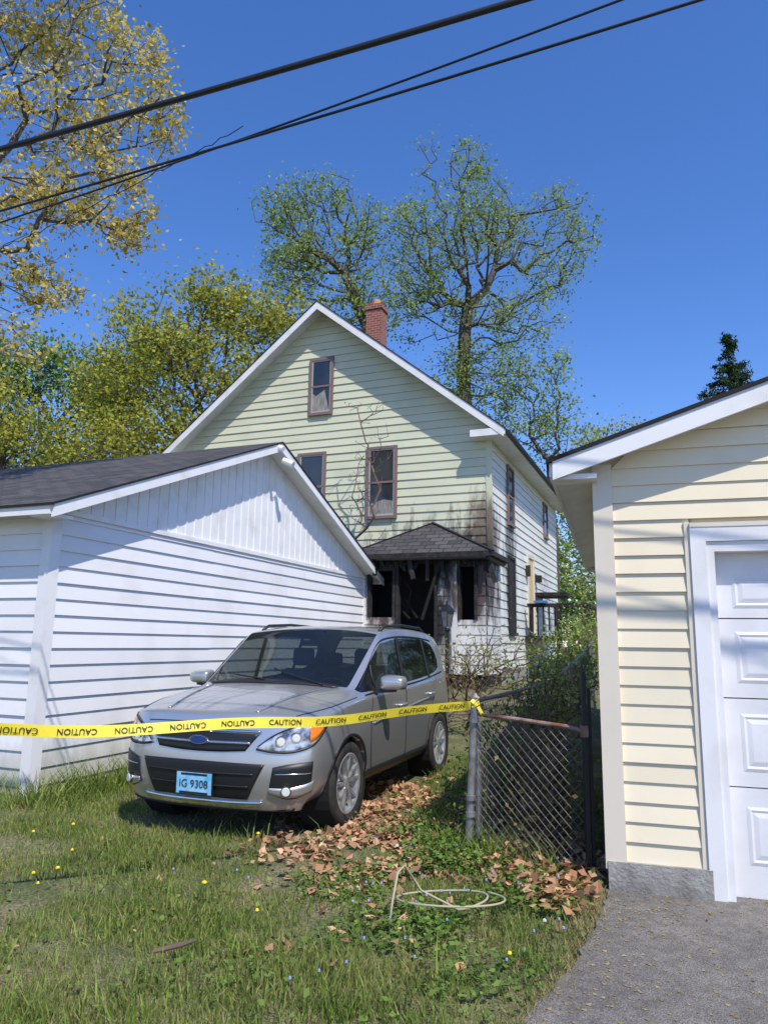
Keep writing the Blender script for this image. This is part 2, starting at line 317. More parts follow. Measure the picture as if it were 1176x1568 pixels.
bm_=M['brick'].node_tree; N=bm_.nodes;L=bm_.links; br=N.new('ShaderNodeTexBrick'); tc=N.new('ShaderNodeTexCoord'); sp=N.new('ShaderNodeSeparateXYZ'); cb=N.new('ShaderNodeCombineXYZ'); ad=N.new('ShaderNodeMath')
L.new(tc.outputs['Object'],sp.inputs[0]); L.new(sp.outputs[0],ad.inputs[0]); L.new(sp.outputs[1],ad.inputs[1]); L.new(ad.outputs[0],cb.inputs[0]); L.new(sp.outputs[2],cb.inputs[1]); L.new(cb.outputs[0],br.inputs['Vector'])
br.inputs['Scale'].default_value=1; br.inputs['Brick Width'].default_value=.2; br.inputs['Row Height'].default_value=.075; br.inputs['Mortar Size'].default_value=.008
br.inputs['Color1'].default_value=(.33,.08,.045,1); br.inputs['Color2'].default_value=(.20,.05,.035,1); br.inputs['Mortar'].default_value=(.30,.25,.21,1); L.new(br.outputs['Color'],N['Principled BSDF'].inputs['Base Color'])
# porch
mb=MB(); PX0,PX1,PY=-2.6,.2,-1.3
Pp=lambda s,z,o:(s,PY-o,z)
def seg(a,b,z0,z1): siding(mb,Pp,z0,z1,lambda z:(a,b),.2,0,o1=.02)
seg(PX0,-2.36,1.0,3.4);seg(-1.84,-1.7,1.0,3.4);seg(-2.36,-1.84,1.0,2.15);seg(-2.36,-1.84,3.15,3.4)
seg(-.9,-.34,1.0,3.4);seg(-.34,-.04,1.0,2.1);seg(-.34,-.04,3.2,3.4);seg(-.04,PX1,1.0,3.4)
siding(mb,lambda s,z,o:(PX1+o,s,z),1.0,3.4,lambda z:(PY,-.03),.2,0,o1=.02)
siding(mb,lambda s,z,o:(PX0-o,s,z),1.0,3.4,lambda z:(PY,-.03),.2,0,o1=.02)
mb.obj('porch_siding',[M['porch']],H)
mb=MB()
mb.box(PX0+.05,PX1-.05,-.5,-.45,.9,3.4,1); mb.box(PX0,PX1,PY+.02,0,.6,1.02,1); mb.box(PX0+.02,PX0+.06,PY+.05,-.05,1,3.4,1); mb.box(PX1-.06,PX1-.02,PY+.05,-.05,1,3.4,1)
mb.box(PX0-.2,PX1+.15,PY-.2,-.03,3.36,3.5,0)
rp=np.random.default_rng(3)
for (a,b,z0,z1) in ((-1.7,-.9,1.0,3.3),(-2.36,-1.84,2.15,3.15),(-.34,-.04,2.1,3.2)):
    mb.box(a-.06,a,PY-.05,PY+.1,z0,z1+.06,0);mb.box(b,b+.06,PY-.05,PY+.1,z0,z1+.06,0);mb.box(a,b,PY-.05,PY+.1,z1,z1+.06,0)
for i in range(60):
    x=PX0-.15+rp.random()*(PX1-PX0+.3); l=.08+rp.random()**3*.45
    mb.beam((x,PY-.20+rp.random()*.15,3.42),(x+(rp.random()-.5)*.25,PY-.2+rp.random()*.15,3.40-l),.02+rp.random()*.08,.02+rp.random()*.03,1 if rp.random()<.6 else 0,up=(0,1,0))
for i in range(14):
    x=-1.65+rp.random()*.75; z=1.2+rp.random()*1.8; mb.beam((x,PY+.2+rp.random()*.3,z),(x+(rp.random()-.5)*.7,PY+.2,z+(rp.random()-.3)*1.0),.04,.03,1,up=(0,1,0))
mb.beam((-.75,PY-.12,3.3),(-1.15,PY-.1,2.1),.06,.04,1,up=(0,1,0))
mb.beam((.25,PY-.1,3.35),(.42,PY-.1,2.85),.10,.05,0,up=(0,1,0))
mb.tube([(.3,PY-.25,3.36),(.3,-.1,3.36)],.06,8,2)
mb.tube([(-2.85,PY-.27,3.40),(-1.5,PY-.27,3.38),(.28,PY-.27,3.36)],.05,8,2)
mb.box(-.52,-.40,PY-.09,PY-.03,1.0,3.35,3)
mb.box(-1.62,-.98,PY-.55,PY-.02,.55,.95,4); mb.box(-1.72,-.88,PY-.9,PY-.5,.5,.75,4)
mb.obj('porch_frame',[M['char'],M['dark'],M['black'],M['porch'],M['conc']],H)
mb=MB()
c=[(PX0-.3,PY-.32,3.48),(PX1+.22,PY-.32,3.48),(PX1+.22,.0,3.48),(PX0-.3,0,3.48)]; ap=(-1.25,-.35,4.32); ap2=(-1.25,0,4.36)
mb.face([c[0],c[1],ap],0,[(0,0),(3.3,0),(1.6,1.2)]); mb.face([c[1],c[2],ap2,ap],0,[(0,0),(1.6,0),(1.6,1.5),(1,1.5)]); mb.face([c[3],c[0],ap,ap2],0,[(0,0),(1.6,0),(1.6,1.5),(1,1.5)])
c2=[(x,y,z-.1) for x,y,z in c]
for i in ((0,1),(1,2),(3,0)): mb.face([c2[i[0]],c2[i[1]],c[i[1]],c[i[0]]],1)
mb.face(c2,1); mb.beam(c[0],ap,.1,.03,0); mb.beam(c[1],ap,.1,.03,0)
mb.obj('porch_roof',[M['roofd'],M['char']],H)

# ================= LEFT GARAGE =================
G=empty('white_garage',(-3.65,8.07,0),ROT); L_=8.8; GE=3.05; GS=.40; gr=GE+GS*L_/2
Pg=lambda s,z,o:(o,s,z); Pg2=lambda s,z,o:(s,-o,z)
mb=MB()
siding(mb,Pg,-.1,2.98,lambda z:(.1,L_-.1),.178,0,o1=.026); siding(mb,Pg2,-.1,2.98,lambda z:(-7,-.1),.178,0,o1=.026)
mb.obj('siding',[M['wside']],G)
mb=MB()
mb.hexa([(0,-.0,2.98),(0,L_,2.98),(.045,L_,2.98),(.045,0,2.98),(0,.0,3.04),(0,L_,3.04),(.045,L_,3.04),(.045,0,3.04)],0)
mb.face([(.012,0,3.04),(.012,L_,3.04),(.012,L_/2,gr)],0)
y=.16
while y<L_-.1:
    zt=GE+GS*min(y,L_-y); 
    if zt-3.05>.03: mb.box(.012,.024,y-.018,y+.018,3.04,zt-.02,0)
    y+=.2
mb.box(-.1,.035,-.035,.11,-.1,2.98,0); mb.box(-.1,.035,L_-.11,L_+.035,-.1,2.98,0)
mb.box(-7,-.02,.02,L_-.02,-.2,2.97,0)
mb.box(-7.02,-7,.02,L_,-.2,2.97,0)
mb.tube([(.3,L_/2+.1,gr-.2),(.48,L_/2+.12,gr-.28)],.06,10,0); mb.tube([(.3,L_/2-.12,gr-.02),(.42,L_/2-.12,gr-.06)],.05,10,0)
mb.obj('trim',[M['white']],G)
mb=MB(); gableroof(mb,lambda c,a,z:(a,c,z),0,L_,-7,0,GE,GS,.32,.30,t=.09,fw=.15)
mb.box(.0,.28,-.32,-.0,GE-.17,GE-.135,1)
mb.obj('roof',[M['roofd'],M['white']],G)
mb=MB(); Pd=lambda s,z,o:(s,-o,z)
window(mb,Pd,-6.2,-1.05,0.0,2.35,fr=0,gl=0,fw=.12,meet=False); mb.obj('garage_door',[M['white']],G)

# ================= RIGHT GARAGE =================
RG=empty('cream_garage',(1.55,5.27,0),R(-17.2)); RW=5.2; RD=6.6; RE=2.92; RS=.33; rr=RE+RS*RW/2
def extr(z):
    if z<=RE: return (.1,RW-.1)
    k=(z-RE)/RS; return (k,RW-k)
Pr=lambda s,z,o:(s,-o,z)
mb=MB(); d0,d1,dt=.72,4.4,2.30
siding(mb,Pr,.2,.2+.127*18,lambda z:(.1,d0-.12),.127,0); siding(mb,Pr,.2,.2+.127*18,lambda z:(d1+.12,RW-.1),.127,0)
siding(mb,Pr,.2+.127*18,rr-.02,extr,.127,0)
siding(mb,lambda s,z,o:(-o,s,z),.2,RE,lambda z:(.05,RD),.127,0)
mb.obj('siding',[M['cream']],RG)
mb=MB()
mb.box(.02,RW-.02,.02,.06,dt+.13,RE,0); mb.box(.02,d0-.1,.02,.06,.1,dt+.2,0); mb.box(.0,.02,.02,RD,.1,RE,0)
mb.face([(0,.02,RE),(RW,.02,RE),(RW/2,.02,rr)],0); mb.box(RW-.02,RW,.02,RD,.1,RE,0); mb.box(0,RW,RD,RD+.03,.1,RE,0)
mb.box(-.035,.1,-.04,.0,.15,RE-.02,1); mb.box(-.036,0,.0,.1,.15,RE-.02,1)
mb.box(-.02,d0-.1,-.05,.1,-.1,.2,2); mb.box(-.02,.1,.1,RD,-.1,.2,2); mb.box(d1+.1,RW,-.05,.1,-.1,.2,2)
mb.obj('walls',[M['cream'],M['creamtrim'],M['conc']],RG)
mb=MB()
mb.box(d0-.12,d0-.02,-.045,.0,-.02,dt+.02,0); mb.box(d0-.02,d0+.03,-.03,.10,-.02,dt+.018,0); mb.box(d0-.155,d0-.12,-.03,.0,.2,dt+.16,1)
mb.box(d0-.12,d1+.12,-.045,.0,dt+.02,dt+.12,0); mb.box(d0+.03,d1-.03,-.03,.1,dt-.05,dt+.018,0); mb.box(d0-.12,d1+.12,-.05,.0,dt+.12,dt+.15,1)
mb.box(d0-.1,d1+.1,.0,.15,dt+.02,dt+.12,0)
mb.box(d1+.02,d1+.12,-.045,.0,-.02,dt+.02,0)
mb.obj('door_frame',[M['white'],M['creamtrim']],RG)
mb=MB(); yd=.09; nx=5; ww=(d1-d0-.06)/nx
secs=[(0,.70,.22,.58),(.70,1.27,.80,1.17),(1.27,1.80,1.37,1.71),(1.80,dt+.02,1.87,2.09)]
for (sa,sb,za,zb) in secs:
    mb.box(d0+.03,d1-.03,yd,yd+.04,sa+.004,sb-.004,0)
    for j in range(nx):
        xa=d0+.03+j*ww+.11; xb=xa+ww-.22
        def fr(a,b,c,d,y0,aa,bb,cc,dd,y1):
            o=[(a,y0,c),(b,y0,c),(b,y0,d),(a,y0,d)]; n_=[(aa,y1,cc),(bb,y1,cc),(bb,y1,dd),(aa,y1,dd)]
            for q in range(4): mb.face([o[q],o[(q+1)%4],n_[(q+1)%4],n_[q]],0)
            return n_
        fr(xa,xb,za,zb,yd-.001,xa+.02,xb-.02,za+.02,zb-.02,yd-.007)
        fr(xa+.02,xb-.02,za+.02,zb-.02,yd-.007,xa+.035,xb-.035,za+.035,zb-.035,yd-.0015)
        n_=fr(xa+.035,xb-.035,za+.035,zb-.035,yd-.0015,xa+.065,xb-.065,za+.065,zb-.065,yd-.008); mb.face(n_,0)
mb.obj('garage_door',[mat('door_white',(.74,.74,.75),.4,c2=(.66,.66,.66),nscale=4)],RG)
mb=MB(); gableroof(mb,lambda c,a,z:(c,a,z),0,RW,0,RD,RE,RS,.30,.20,t=.09,fw=.15)
mb.box(-.3,.0,-.19,-.0,RE-.15,RE-.115,1)
for i in range(24):
    x=.1+i*.10; zz=RE+RS*x; mb.beam((x,-.19,zz-.006),(x,0,zz-.006),.015,.012,1)
mb.obj('roof',[M['roofd'],M['white']],RG)

# ================= GROUND =================
def axis(lo,hi,f0,f1,st):
    return np.unique(np.concatenate([np.linspace(lo,f0,30),np.arange(f0,f1,st),np.linspace(f1,hi,30)]))
xs=axis(-400,400,-6,5,.12); ys=axis(-200,600,1,18,.12)
X,Y=np.meshgrid(xs,ys); rg=np.random.default_rng(1)
Z=gz(X,Y)+.012*np.sin(X*3.1+Y*1.7)+.012*np.sin(Y*4.3-X*2.2)-.012
Z+= .03*np.exp(-((X-.2)**2+(Y-6.3)**2)/1.2)
V=np.stack([X,Y,Z],-1).reshape(-1,3); nx_=len(xs)
ii=np.arange(len(ys)-1)[:,None]*nx_+np.arange(nx_-1)[None,:]; F=np.stack([ii,ii+1,ii+1+nx_,ii+nx_],-1).reshape(-1,4)
me=bpy.data.meshes.new('ground'); me.from_pydata(V.tolist(),[],F.tolist()); me.materials.append(M['soil']); me.polygons.foreach_set('use_smooth',[True]*len(F)); link(bpy.data.objects.new('ground',me))
edge=[(-6,-8),(-.9,1.0),(-.1,2.3),(.56,3.4),(.95,4.0),(1.2,4.5),(1.42,5.0),(1.58,5.45)]
mb=MB(); pe=[]
for i in range(len(edge)-1):
    for k in range(8):
        t=k/8; x=edge[i][0]*(1-t)+edge[i+1][0]*t; y=edge[i][1]*(1-t)+edge[i+1][1]*t; pe.append((x+(rg.random()-.5)*.035*(y>0),y))
pe.append(edge[-1])
for a,b in zip(pe[:-1],pe[1:]):
    mb.face([(a[0],a[1],.022),(9,a[1],.022),(9,b[1],.022),(b[0],b[1],.022)],0); mb.face([(a[0],a[1],-.05),(a[0],a[1],.022),(b[0],b[1],.022),(b[0],b[1],-.05)],0)
mb.obj('driveway',[M['asph']])

# ================= GRASS =================
def edge_x(y): e=np.array(edge); return np.interp(y,e[:,1],e[:,0])
def blades(name,n,xr,yr,h0,h1,w,mats,seed,reject=None,lean=.5):
    r=np.random.default_rng(seed); 
    u=r.random(n); y=yr[0]+(yr[1]-yr[0])*u**1.5; x=xr[0]+(xr[1]-xr[0])*r.random(n)
    patch=.5+.5*np.sin(x*2.3+np.sin(y*3)*1.3)*np.sin(y*2.7+x)+.3*np.sin(x*9+y*7)*np.sin(y*8-x*5)
    keep=(x<edge_x(y)+.03*r.normal(size=n)-.01)|(y>5.4)
    keep&=(np.abs(x)<y*.62+.5)
    keep&=r.random(n)<np.clip(.35+patch*.75,0.12,1)
    if reject is not None: keep&=~reject(x,y,r)
    x=x[keep];y=y[keep];patch=patch[keep]; n=len(x)
    z=gz(x,y)-.02; h=(h0+(h1-h0)*r.random(n)**1.6)*(.55+.6*np.clip(patch,0,1.3)); th=r.random(n)*2*math.pi; wd=w*(.6+.8*r.random(n))*(.7+y*.07)
    b=np.stack([x,y,z],1); s=np.stack([np.cos(th),np.sin(th),0*x],1)*wd[:,None]; ph=r.random(n)*2*math.pi
    ln=np.stack([np.cos(ph),np.sin(ph),0*x],1)*(h*lean*(.3+r.random(n)))[:,None]; up=np.stack([0*x,0*x,h],1)
    q=np.stack([b-s,b+s,b+up*.6+ln*.35+s*.7,b+up*.6+ln*.35-s*.7],1); t=np.stack([b+up*.6+ln*.35-s*.7,b+up*.6+ln*.35+s*.7,b+up+ln*.95+s*.06,b+up+ln*.95-s*.06],1)
    Q=np.stack([q,t],1).reshape(-1,4,3)
    return fastmesh(name,Q,4,mats)
M['grass']=leafmat('grass_blades',(.11,.19,.03),(.27,.31,.09),.3,nscale=1.6,var=.45)
M['dry']=leafmat('dry_grass',(.42,.36,.20),(.30,.26,.12),.3,nscale=1.2)
def undercar(x,y,r):
    dx=x+.65;dy=y-8.6; a=dx*-.375+dy*-.927; b=dx*.927+dy*-.375
    inside=(np.abs(a)<2.15)&(np.abs(b)<.88)
    litter=(np.exp(-(((x-.0)/.45)**2+((y-6.9)/1.0)**2))>r.random(len(x))*1.1)
    return inside|litter
blades('grass',190000,(-5.2,2.4),(3.0,10.5),.03,.11,.0032,[M['grass']],2,undercar)
blades('grass_tufts',9000,(-5.2,2.4),(3.0,10.5),.07,.22,.004,[M['grass']],3,undercar,.6)
blades('dry_grass',36000,(-5,2.4),(3.0,9),.02,.08,.003,[M['dry']],4,None,1.2)
def clump(r,pts,n,sp):
    c=np.array(pts); idx=r.integers(len(c),size=n); return c[idx]+r.normal(size=(n,2))*sp
def weeds(name,pts,n,sp,h0,h1,seed,w=.006,mt=None):
    r=np.random.default_rng(seed); c=clump(r,pts,n,sp); x,y=c[:,0],c[:,1]; h=h0+h1*r.random(n)**2; th=r.random(n)*6.28
    b=np.stack([x,y,gz(x,y)-.02],1); s=np.stack([np.cos(th),np.sin(th),0*x],1)*w; ph=r.random(n)*6.28; ln=np.stack([np.cos(ph),np.sin(ph),0*x],1)*(h*.6)[:,None]; up=np.stack([0*x,0*x,h],1)
    Q=np.stack([np.stack([b-s,b+s,b+up*.6+ln*.35+s*.7,b+up*.6+ln*.35-s*.7],1),np.stack([b+up*.6+ln*.35-s*.7,b+up*.6+ln*.35+s*.7,b+up+ln+s*.06,b+up+ln-s*.06],1)],1).reshape(-1,4,3)
    fastmesh(name,Q,4,[mt or M['grass']])
weeds('tall_weeds',[(-3.3+.37*t,7.75+.93*t) for t in np.linspace(-.3,2.5,12)]+[(-3.9,7.6),(-4.3,7.8),(-3.1,7.5),(-4.6,7.7)],2000,.12,.10,.30,8)
weeds('tall_weeds',[(.62,5.9),(.8,5.85),(.5,6.1),(.9,6.0),(1.2,5.7),(.45,6.6),(.5,7.2)],900,.10,.08,.25,10,.005)
weeds('dry_edge_grass',[(float(edge_x(y))-.03,y) for y in np.linspace(3.2,5.4,40)],3400,.045,.015,.07,9,.003,M['dry'])
M['weed']=leafmat('ground_cover_leaves',(.08,.17,.03),(.18,.27,.07),.3,nscale=2)
def scatter(name,n,cx,cy,sx,sy,size,zr_,mats,seed,flat=.75,wid=.36,thin=-.5):
    r=np.random.default_rng(seed); x=cx+r.normal(size=n)*sx; y=cy+r.normal(size=n)*sy
    k=((x<edge_x(y)-.03)|(y>5.45))&(y>2.8)&(np.sin(x*5+y*3)+np.sin(y*6-x*4)+r.normal(size=n)*.7>thin)
    x=x[k];y=y[k]; z=gz(x,y)+zr_[0]+(zr_[1]-zr_[0])*r.random(len(x))
    return fastmesh(name,leafq(np.stack([x,y,z],1),size*(.5+r.random(len(x))),r,wid,flat),4,mats)
scatter('ground_cover',5500,.35,4.8,.42,.7,.034,(.02,.09),[M['weed']],11,.6,.36,.2)
scatter('ground_cover',3600,.5,6.0,.32,.6,.038,(.02,.15),[M['weed']],12,.6,.36,.0)
scatter('ground_cover',2500,-.6,4.2,1.2,.8,.032,(.02,.07),[M['weed']],13,.6,.36,.3)
M['dleaf']=leafmat('dead_leaves',(.36,.18,.095),(.50,.32,.19),.15,nscale=3,var=.5)
scatter('dead_leaves',4200,.05,7.0,.35,.95,.070,(.0,.07),[M['dleaf']],14,.6,.4)
scatter('dead_leaves',600,-.2,6.0,.40,.30,.065,(.03,.08),[M['dleaf']],15,.6,.4)
scatter('dead_leaves',2200,1.2,6.1,.25,.6,.07,(.0,.11),[M['dleaf']],16,.6,.4)
scatter('dead_leaves',55,-1.2,5.0,1.2,1.0,.04,(.03,.07),[M['dleaf']],17,.6,.4)
r=np.random.default_rng(77); n=420; y=2.8+r.random(n)*2.5; x=edge_x(y)+.02+np.abs(r.normal(size=n))*.5
fastmesh('driveway_debris',leafq(np.stack([x,y,np.full(n,.027)],1),.012+.02*r.random(n),r,.4,.97),4,[M['dry']])
def dots(name,n,seed,col,rad,cx,cy,sx,sy,zl):
    r=np.random.default_rng(seed); mb=MB()
    for i in range(n):
        x=cx+r.normal()*sx;y=cy+r.normal()*sy
        if x>edge_x(y)-.05 or y<3 or (abs(x+.6)<1.1 and y>6.6): continue
        z=float(gz(x,y))+zl+r.random()*.04; rr_=rad*(.7+.6*r.random())
        mb.lathe([(.001,0),(rr_,.003),(rr_*.8,.012),(.001,.016)],(x,y,z),'z',7,0)
        mb.tube([(x,y,z-.1),(x,y,z)],.002,4,1)
    mb.obj(name,[mat(name+'_petal',col,.7),M['grass']])
dots('dandelions',17,21,(.85,.62,.02),.013,-1.2,5.2,1.3,1.0,.07)
dots('dandelion_seed_heads',6,22,(.55,.55,.53),.015,-1.0,4.8,1.2,.9,.09)
dots('blue_flowers',45,23,(.26,.30,.62),.007,.2,4.8,.6,.7,.09)
mb=MB(); mb.tube([(-1.12,4.02,.07),(-1.0,4.06,.085),(-.93,4.12,.09)],[.010,.014,.007],7,0); mb.obj('fallen_stick',[M['twig']])
mb=MB(); hp=[]
for i in range(120):
    t=i/119*2*math.pi*2.1; rad=.24+.05*math.sin(t*.7)+.02*(i/119); hp.append((.42+rad*math.cos(t)*1.15,4.78+rad*math.sin(t)*.8,.08+.02*math.sin(t*1.3)+i*.0003))
hp=[(.06,4.5,.02),(.08,4.56,.15),(.11,4.63,.28),(.15,4.7,.30),(.20,4.76,.22),(.26,4.84,.12)]+hp[44:]
mb.tube(hp,.007,8,0); mb.obj('garden_hose',[mat('hose_rubber',(.36,.34,.22),.6)],sm=True)

# ================= FENCE =================
mb=MB()
A=Vector((.71,6.03,0)); fd=Vector((.383,.924,0)).normalized(); 
def fg(t): p=A+fd*t; return float(gz(p.x,p.y))
mb.tube([A+Vector((-.04,-.03,-.1)),A+Vector((.03,0,1.17))],.030,12,0); mb.lathe([(.034,0),(.036,.03),(.02,.06),(.001,.07)],(A.x+.03,A.y,1.16),'z',12,0)
mb.tube([A+Vector((.055,.07,-.1)),A+Vector((.06,.06,1.12))],.024,10,0)
for z in (.30,.42,1.0): mb.tube([A+Vector((-.03+z*.05,-.03,z)),A+Vector((-.03+z*.05,-.03,z+.035))],.038,12,0)
for t in (2.6,5.2,7.9):
    p=A+fd*t; mb.tube([p+Vector((0,0,fg(t)-.1)),p+Vector((0,0,fg(t)+1.2))],.024,8,0)
mb.tube([A+fd*t+Vector((.0,0,1.15+fg(t))) for t in np.linspace(.05,7.9,8)],.018,8,0)
def chain(P0,dv,Lw,h0,h1,g=None,pitch=.075,dia=.0018,mi=0):
    n=int((Lw+ (h1-h0))/pitch)
    for sg in (1,-1):
        for i in range(n+1):
            s0=i*pitch-(h1-h0) if sg>0 else i*pitch
            xa,za=s0,h0; xb,zb=s0+sg*(h1-h0),h1
            def cl(xa,za,xb,zb,lim):
                t=(lim-xa)/(xb-xa); return lim,za+(zb-za)*t
            if max(xa,xb)<=0 or min(xa,xb)>=Lw: continue
            if xa<0: xa,za=cl(xa,za,xb,zb,0)
            if xb<0: xb,zb=cl(xa,za,xb,zb,0)
            if xa>Lw: xa,za=cl(xa,za,xb,zb,Lw)
            if xb>Lw: xb,zb=cl(xa,za,xb,zb,Lw)
            if abs(xa-xb)<.01: continue
            pts=[]
            for k in range(4):
                t=k/3; x=xa+(xb-xa)*t; z=za+(zb-za)*t; gg=g(x) if g else 0
                p=P0+dv*x; pts.append((p.x+.015*math.sin(x*4+z*5),p.y+.01*math.sin(x*7),z+gg-(.02*math.sin(x*3.1) if not g else 0)))
            mb.tube(pts,dia,4,mi,False)
chain(A+fd*.06,fd,7.8,.03,1.14,fg,mi=1)
mb.obj('chain_link_fence',[M['galv'],M['wirem']])
mb=MB(); B=Vector((1.46,5.50,0)); gd=(B-A); gl=gd.length; gd=gd/gl
mb.tube([A+Vector((.06,-.02,1.06)),A+gd*.4+Vector((0,0,1.045)),A+gd*.8+Vector((0,0,1.02)),B+Vector((-.02,0,1.0))],.016,8,1)
chain(A+gd*.06,gd,gl-.08,.04,1.03,mi=3,pitch=.07)
mb.box(B.x-.015,B.x+.015,B.y-.02,B.y+.02,-.05,1.42,2); mb.box(B.x+.03,B.x+.05,B.y,B.y+.03,-.05,1.3,2); mb.box(B.x-.015,B.x+.05,B.y-.01,B.y+.01,.1,.13,2); mb.box(B.x-.03,B.x+.02,B.y-.03,B.y+.02,.96,1.04,1)
mb.obj('chain_link_gate',[M['galv'],M['rust'],M['black'],M['wirem']])

# ================= SHRUBS =================
M['shrub']=leafmat('shrub_leaves',(.07,.16,.025),(.17,.26,.05),.35,nscale=2)
M['lgreen']=leafmat('spring_green_leaves',(.20,.30,.055),(.34,.42,.12),.45,nscale=.7)
M['ygreen']=leafmat('yellow_green_leaves',(.27,.31,.045),(.46,.45,.09),.45,nscale=.6)
M['olive']=leafmat('young_oak_leaves',(.50,.42,.10),(.66,.56,.20),.5,nscale=.8)
M['mgreen']=leafmat('green_leaves',(.10,.20,.035),(.22,.33,.07),.4,nscale=.4)
M['rbrown']=leafmat('reddish_buds',(.24,.15,.07),(.26,.25,.08),.3,nscale=.5)
def shrub(name,x,y,lobes,K,ln,ls,mt,seed,step=.2,rt=.004,sg=.1,bk=None,n=3):
    g=float(gz(x,y)); make_tree(name,[(x,y,g-.1),(x,y,g+.15),(x+.02,y,g+.3)],lobes,K,ln,ls,sg,mt,seed,rtip=rt,n=n,tmin=.2,bark=bk or M['twig'],step=step,leafcnt=2,pw=.4)
shrub('fence_vine',1.2,7.0,[(1.0,6.8,.7,.2,.5,.45),(1.5,7.9,.9,.25,.6,.4),(1.2,7.3,.4,.3,.8,.4)],260,4,.05,M['shrub'],31)
shrub('fence_vine',2.2,9.6,[(1.9,9.0,.9,.3,.8,.5),(2.4,10,1.0,.35,.8,.5)],260,5,.06,M['lgreen'],32)
shrub('bramble_shrub',1.45,6.4,[(1.35,6.3,.5,.28,.4,.45),(1.5,6.8,.7,.3,.4,.55),(1.15,6.1,.35,.2,.2,.3)],420,4,.045,M['rbrown'],33)
shrub('ivy_patch',.75,6.5,[(.65,6.4,.15,.18,.4,.14),(.75,7.2,.25,.2,.6,.2),(.80,6.5,.5,.08,.2,.35)],160,4,.045,M['shrub'],34)
shrub('lilac_shrub',1.6,12.5,[(1.2,12.0,1.2,.6,.6,.6),(1.9,12.8,1.3,.7,.6,.7),(2.6,12.3,1.3,.5,.5,.6)],300,3,.06,M['lgreen'],35,.3,.004,.12)
shrub('bare_shrub',1.3,11.5,[(1.1,11.3,1.1,.5,.4,.6),(1.7,11.3,1.2,.5,.4,.65)],220,.6,.05,M['rbrown'],36,.25,.003)
shrub('side_shrub',3.9,15.5,[(3.6,15,1.5,.6,.7,.6),(4.3,15.8,1.7,.6,.7,.7),(4.7,17,2.0,.6,.8,.8)],280,8,.08,M['lgreen'],37,.35,.004,.16)
shrub('side_shrub',3.2,12.4,[(3.1,12.2,1.1,.5,.6,.5),(3.5,13.0,1.4,.4,.6,.6)],220,5,.07,M['lgreen'],38,.3,.004,.14)
shrub('climbing_vine',-.35,16.75,[(-.40,16.75,4.5,.5,.10,1.1),(-.3,16.75,6.0,.55,.08,.9),(-.35,16.8,7.1,.6,.06,.25),(-.55,16.7,5.2,.4,.08,.9)],190,.3,.05,M['rbrown'],39,.35,.0045,.05)

# ================= TREES =================
make_tree('tall_maple_tree',[(3.4,30,.7),(3.6,30,8),(3.3,30,13),(3.5,30,16)],
 [(3.7,30,22.4,1.3,1.4,1.6),(1.8,30,22.9,.6,.6,1.7),(5.5,30.5,20.3,2.0,2,1.9),(7.8,30,20.6,.9,1.2,1.7),(8.6,30,19.2,.8,1,1.2),(3.3,29.5,19.2,2.6,2.5,2.2),(7.0,30,17.8,1.8,1.8,1.5),(.9,30,19.4,1.3,1.5,2.0),(1.5,30,16.5,1.9,2,2.2),(5.0,29.5,15.4,2.6,2.2,1.6),(3.6,30,12.6,2.6,2.4,2.0)],
 1100,31,.13,.25,M['lgreen'],41,rtip=.0095,r0=.26,tmin=.45,step=.9)
make_tree('leaning_maple_tree',[(1.2,29,.7),(.6,29,9),(-.6,29,14),(-1.8,29,17)],
 [(-4.4,29,19.8,1.5,1.5,1.1),(-2.7,29,20.4,1.4,1.4,1.4),(-3.5,29,18.2,1.9,1.8,1.3),(-1.0,29,18.4,1.2,1.4,2.1),(-3.9,29,16.8,1.6,1.5,1.1),(-1.0,29,15.5,1.8,1.8,1.5)],
 620,31,.13,.25,M['lgreen'],42,rtip=.009,r0=.2,tmin=.6,step=.9)
make_tree('yellow_oak_tree',[(-7.6,28,.7),(-7.5,28,5),(-7.3,28,9)],
 [(-6.8,28,14.8,2.4,2.2,1.3),(-9.3,28,13.6,2.2,2.2,1.6),(-4.6,28,14.2,2.2,2,1.7),(-7.6,27.5,12,3,2.5,2.0),(-10.6,27.5,11.2,2.2,2,1.7),(-8.8,27,9.2,3.5,2.5,1.5),(-5,27.5,11,2.2,2,1.6)],
 850,60,.16,.36,M['ygreen'],43,rtip=.009,r0=.26,step=.9)
make_tree('maple_tree',[(-16,34,.7),(-16,34,6),(-15.7,34,9)],
 [(-17,34,14.2,3,2.5,1.8),(-13.5,34,12.6,2.2,2.5,2.2),(-18.5,34,10.5,3.4,2.5,2.4),(-13.5,33.5,8.7,3,2.5,2.3),(-11.5,34,15.0,1.6,2,1.6)],
 600,64,.20,.42,M['mgreen'],44,rtip=.011,r0=.3,step=1)
make_tree('maple_tree',[(-13.5,25,.7),(-13.5,25,4),(-13.2,25,6)],
 [(-13,25,8.6,2.2,2,1.4),(-14.5,25,10.0,1.8,2,1.4),(-10.5,25,7.6,2,2,1.5)],
 320,46,.14,.34,M['ygreen'],45,rtip=.009,r0=.2,step=.9)
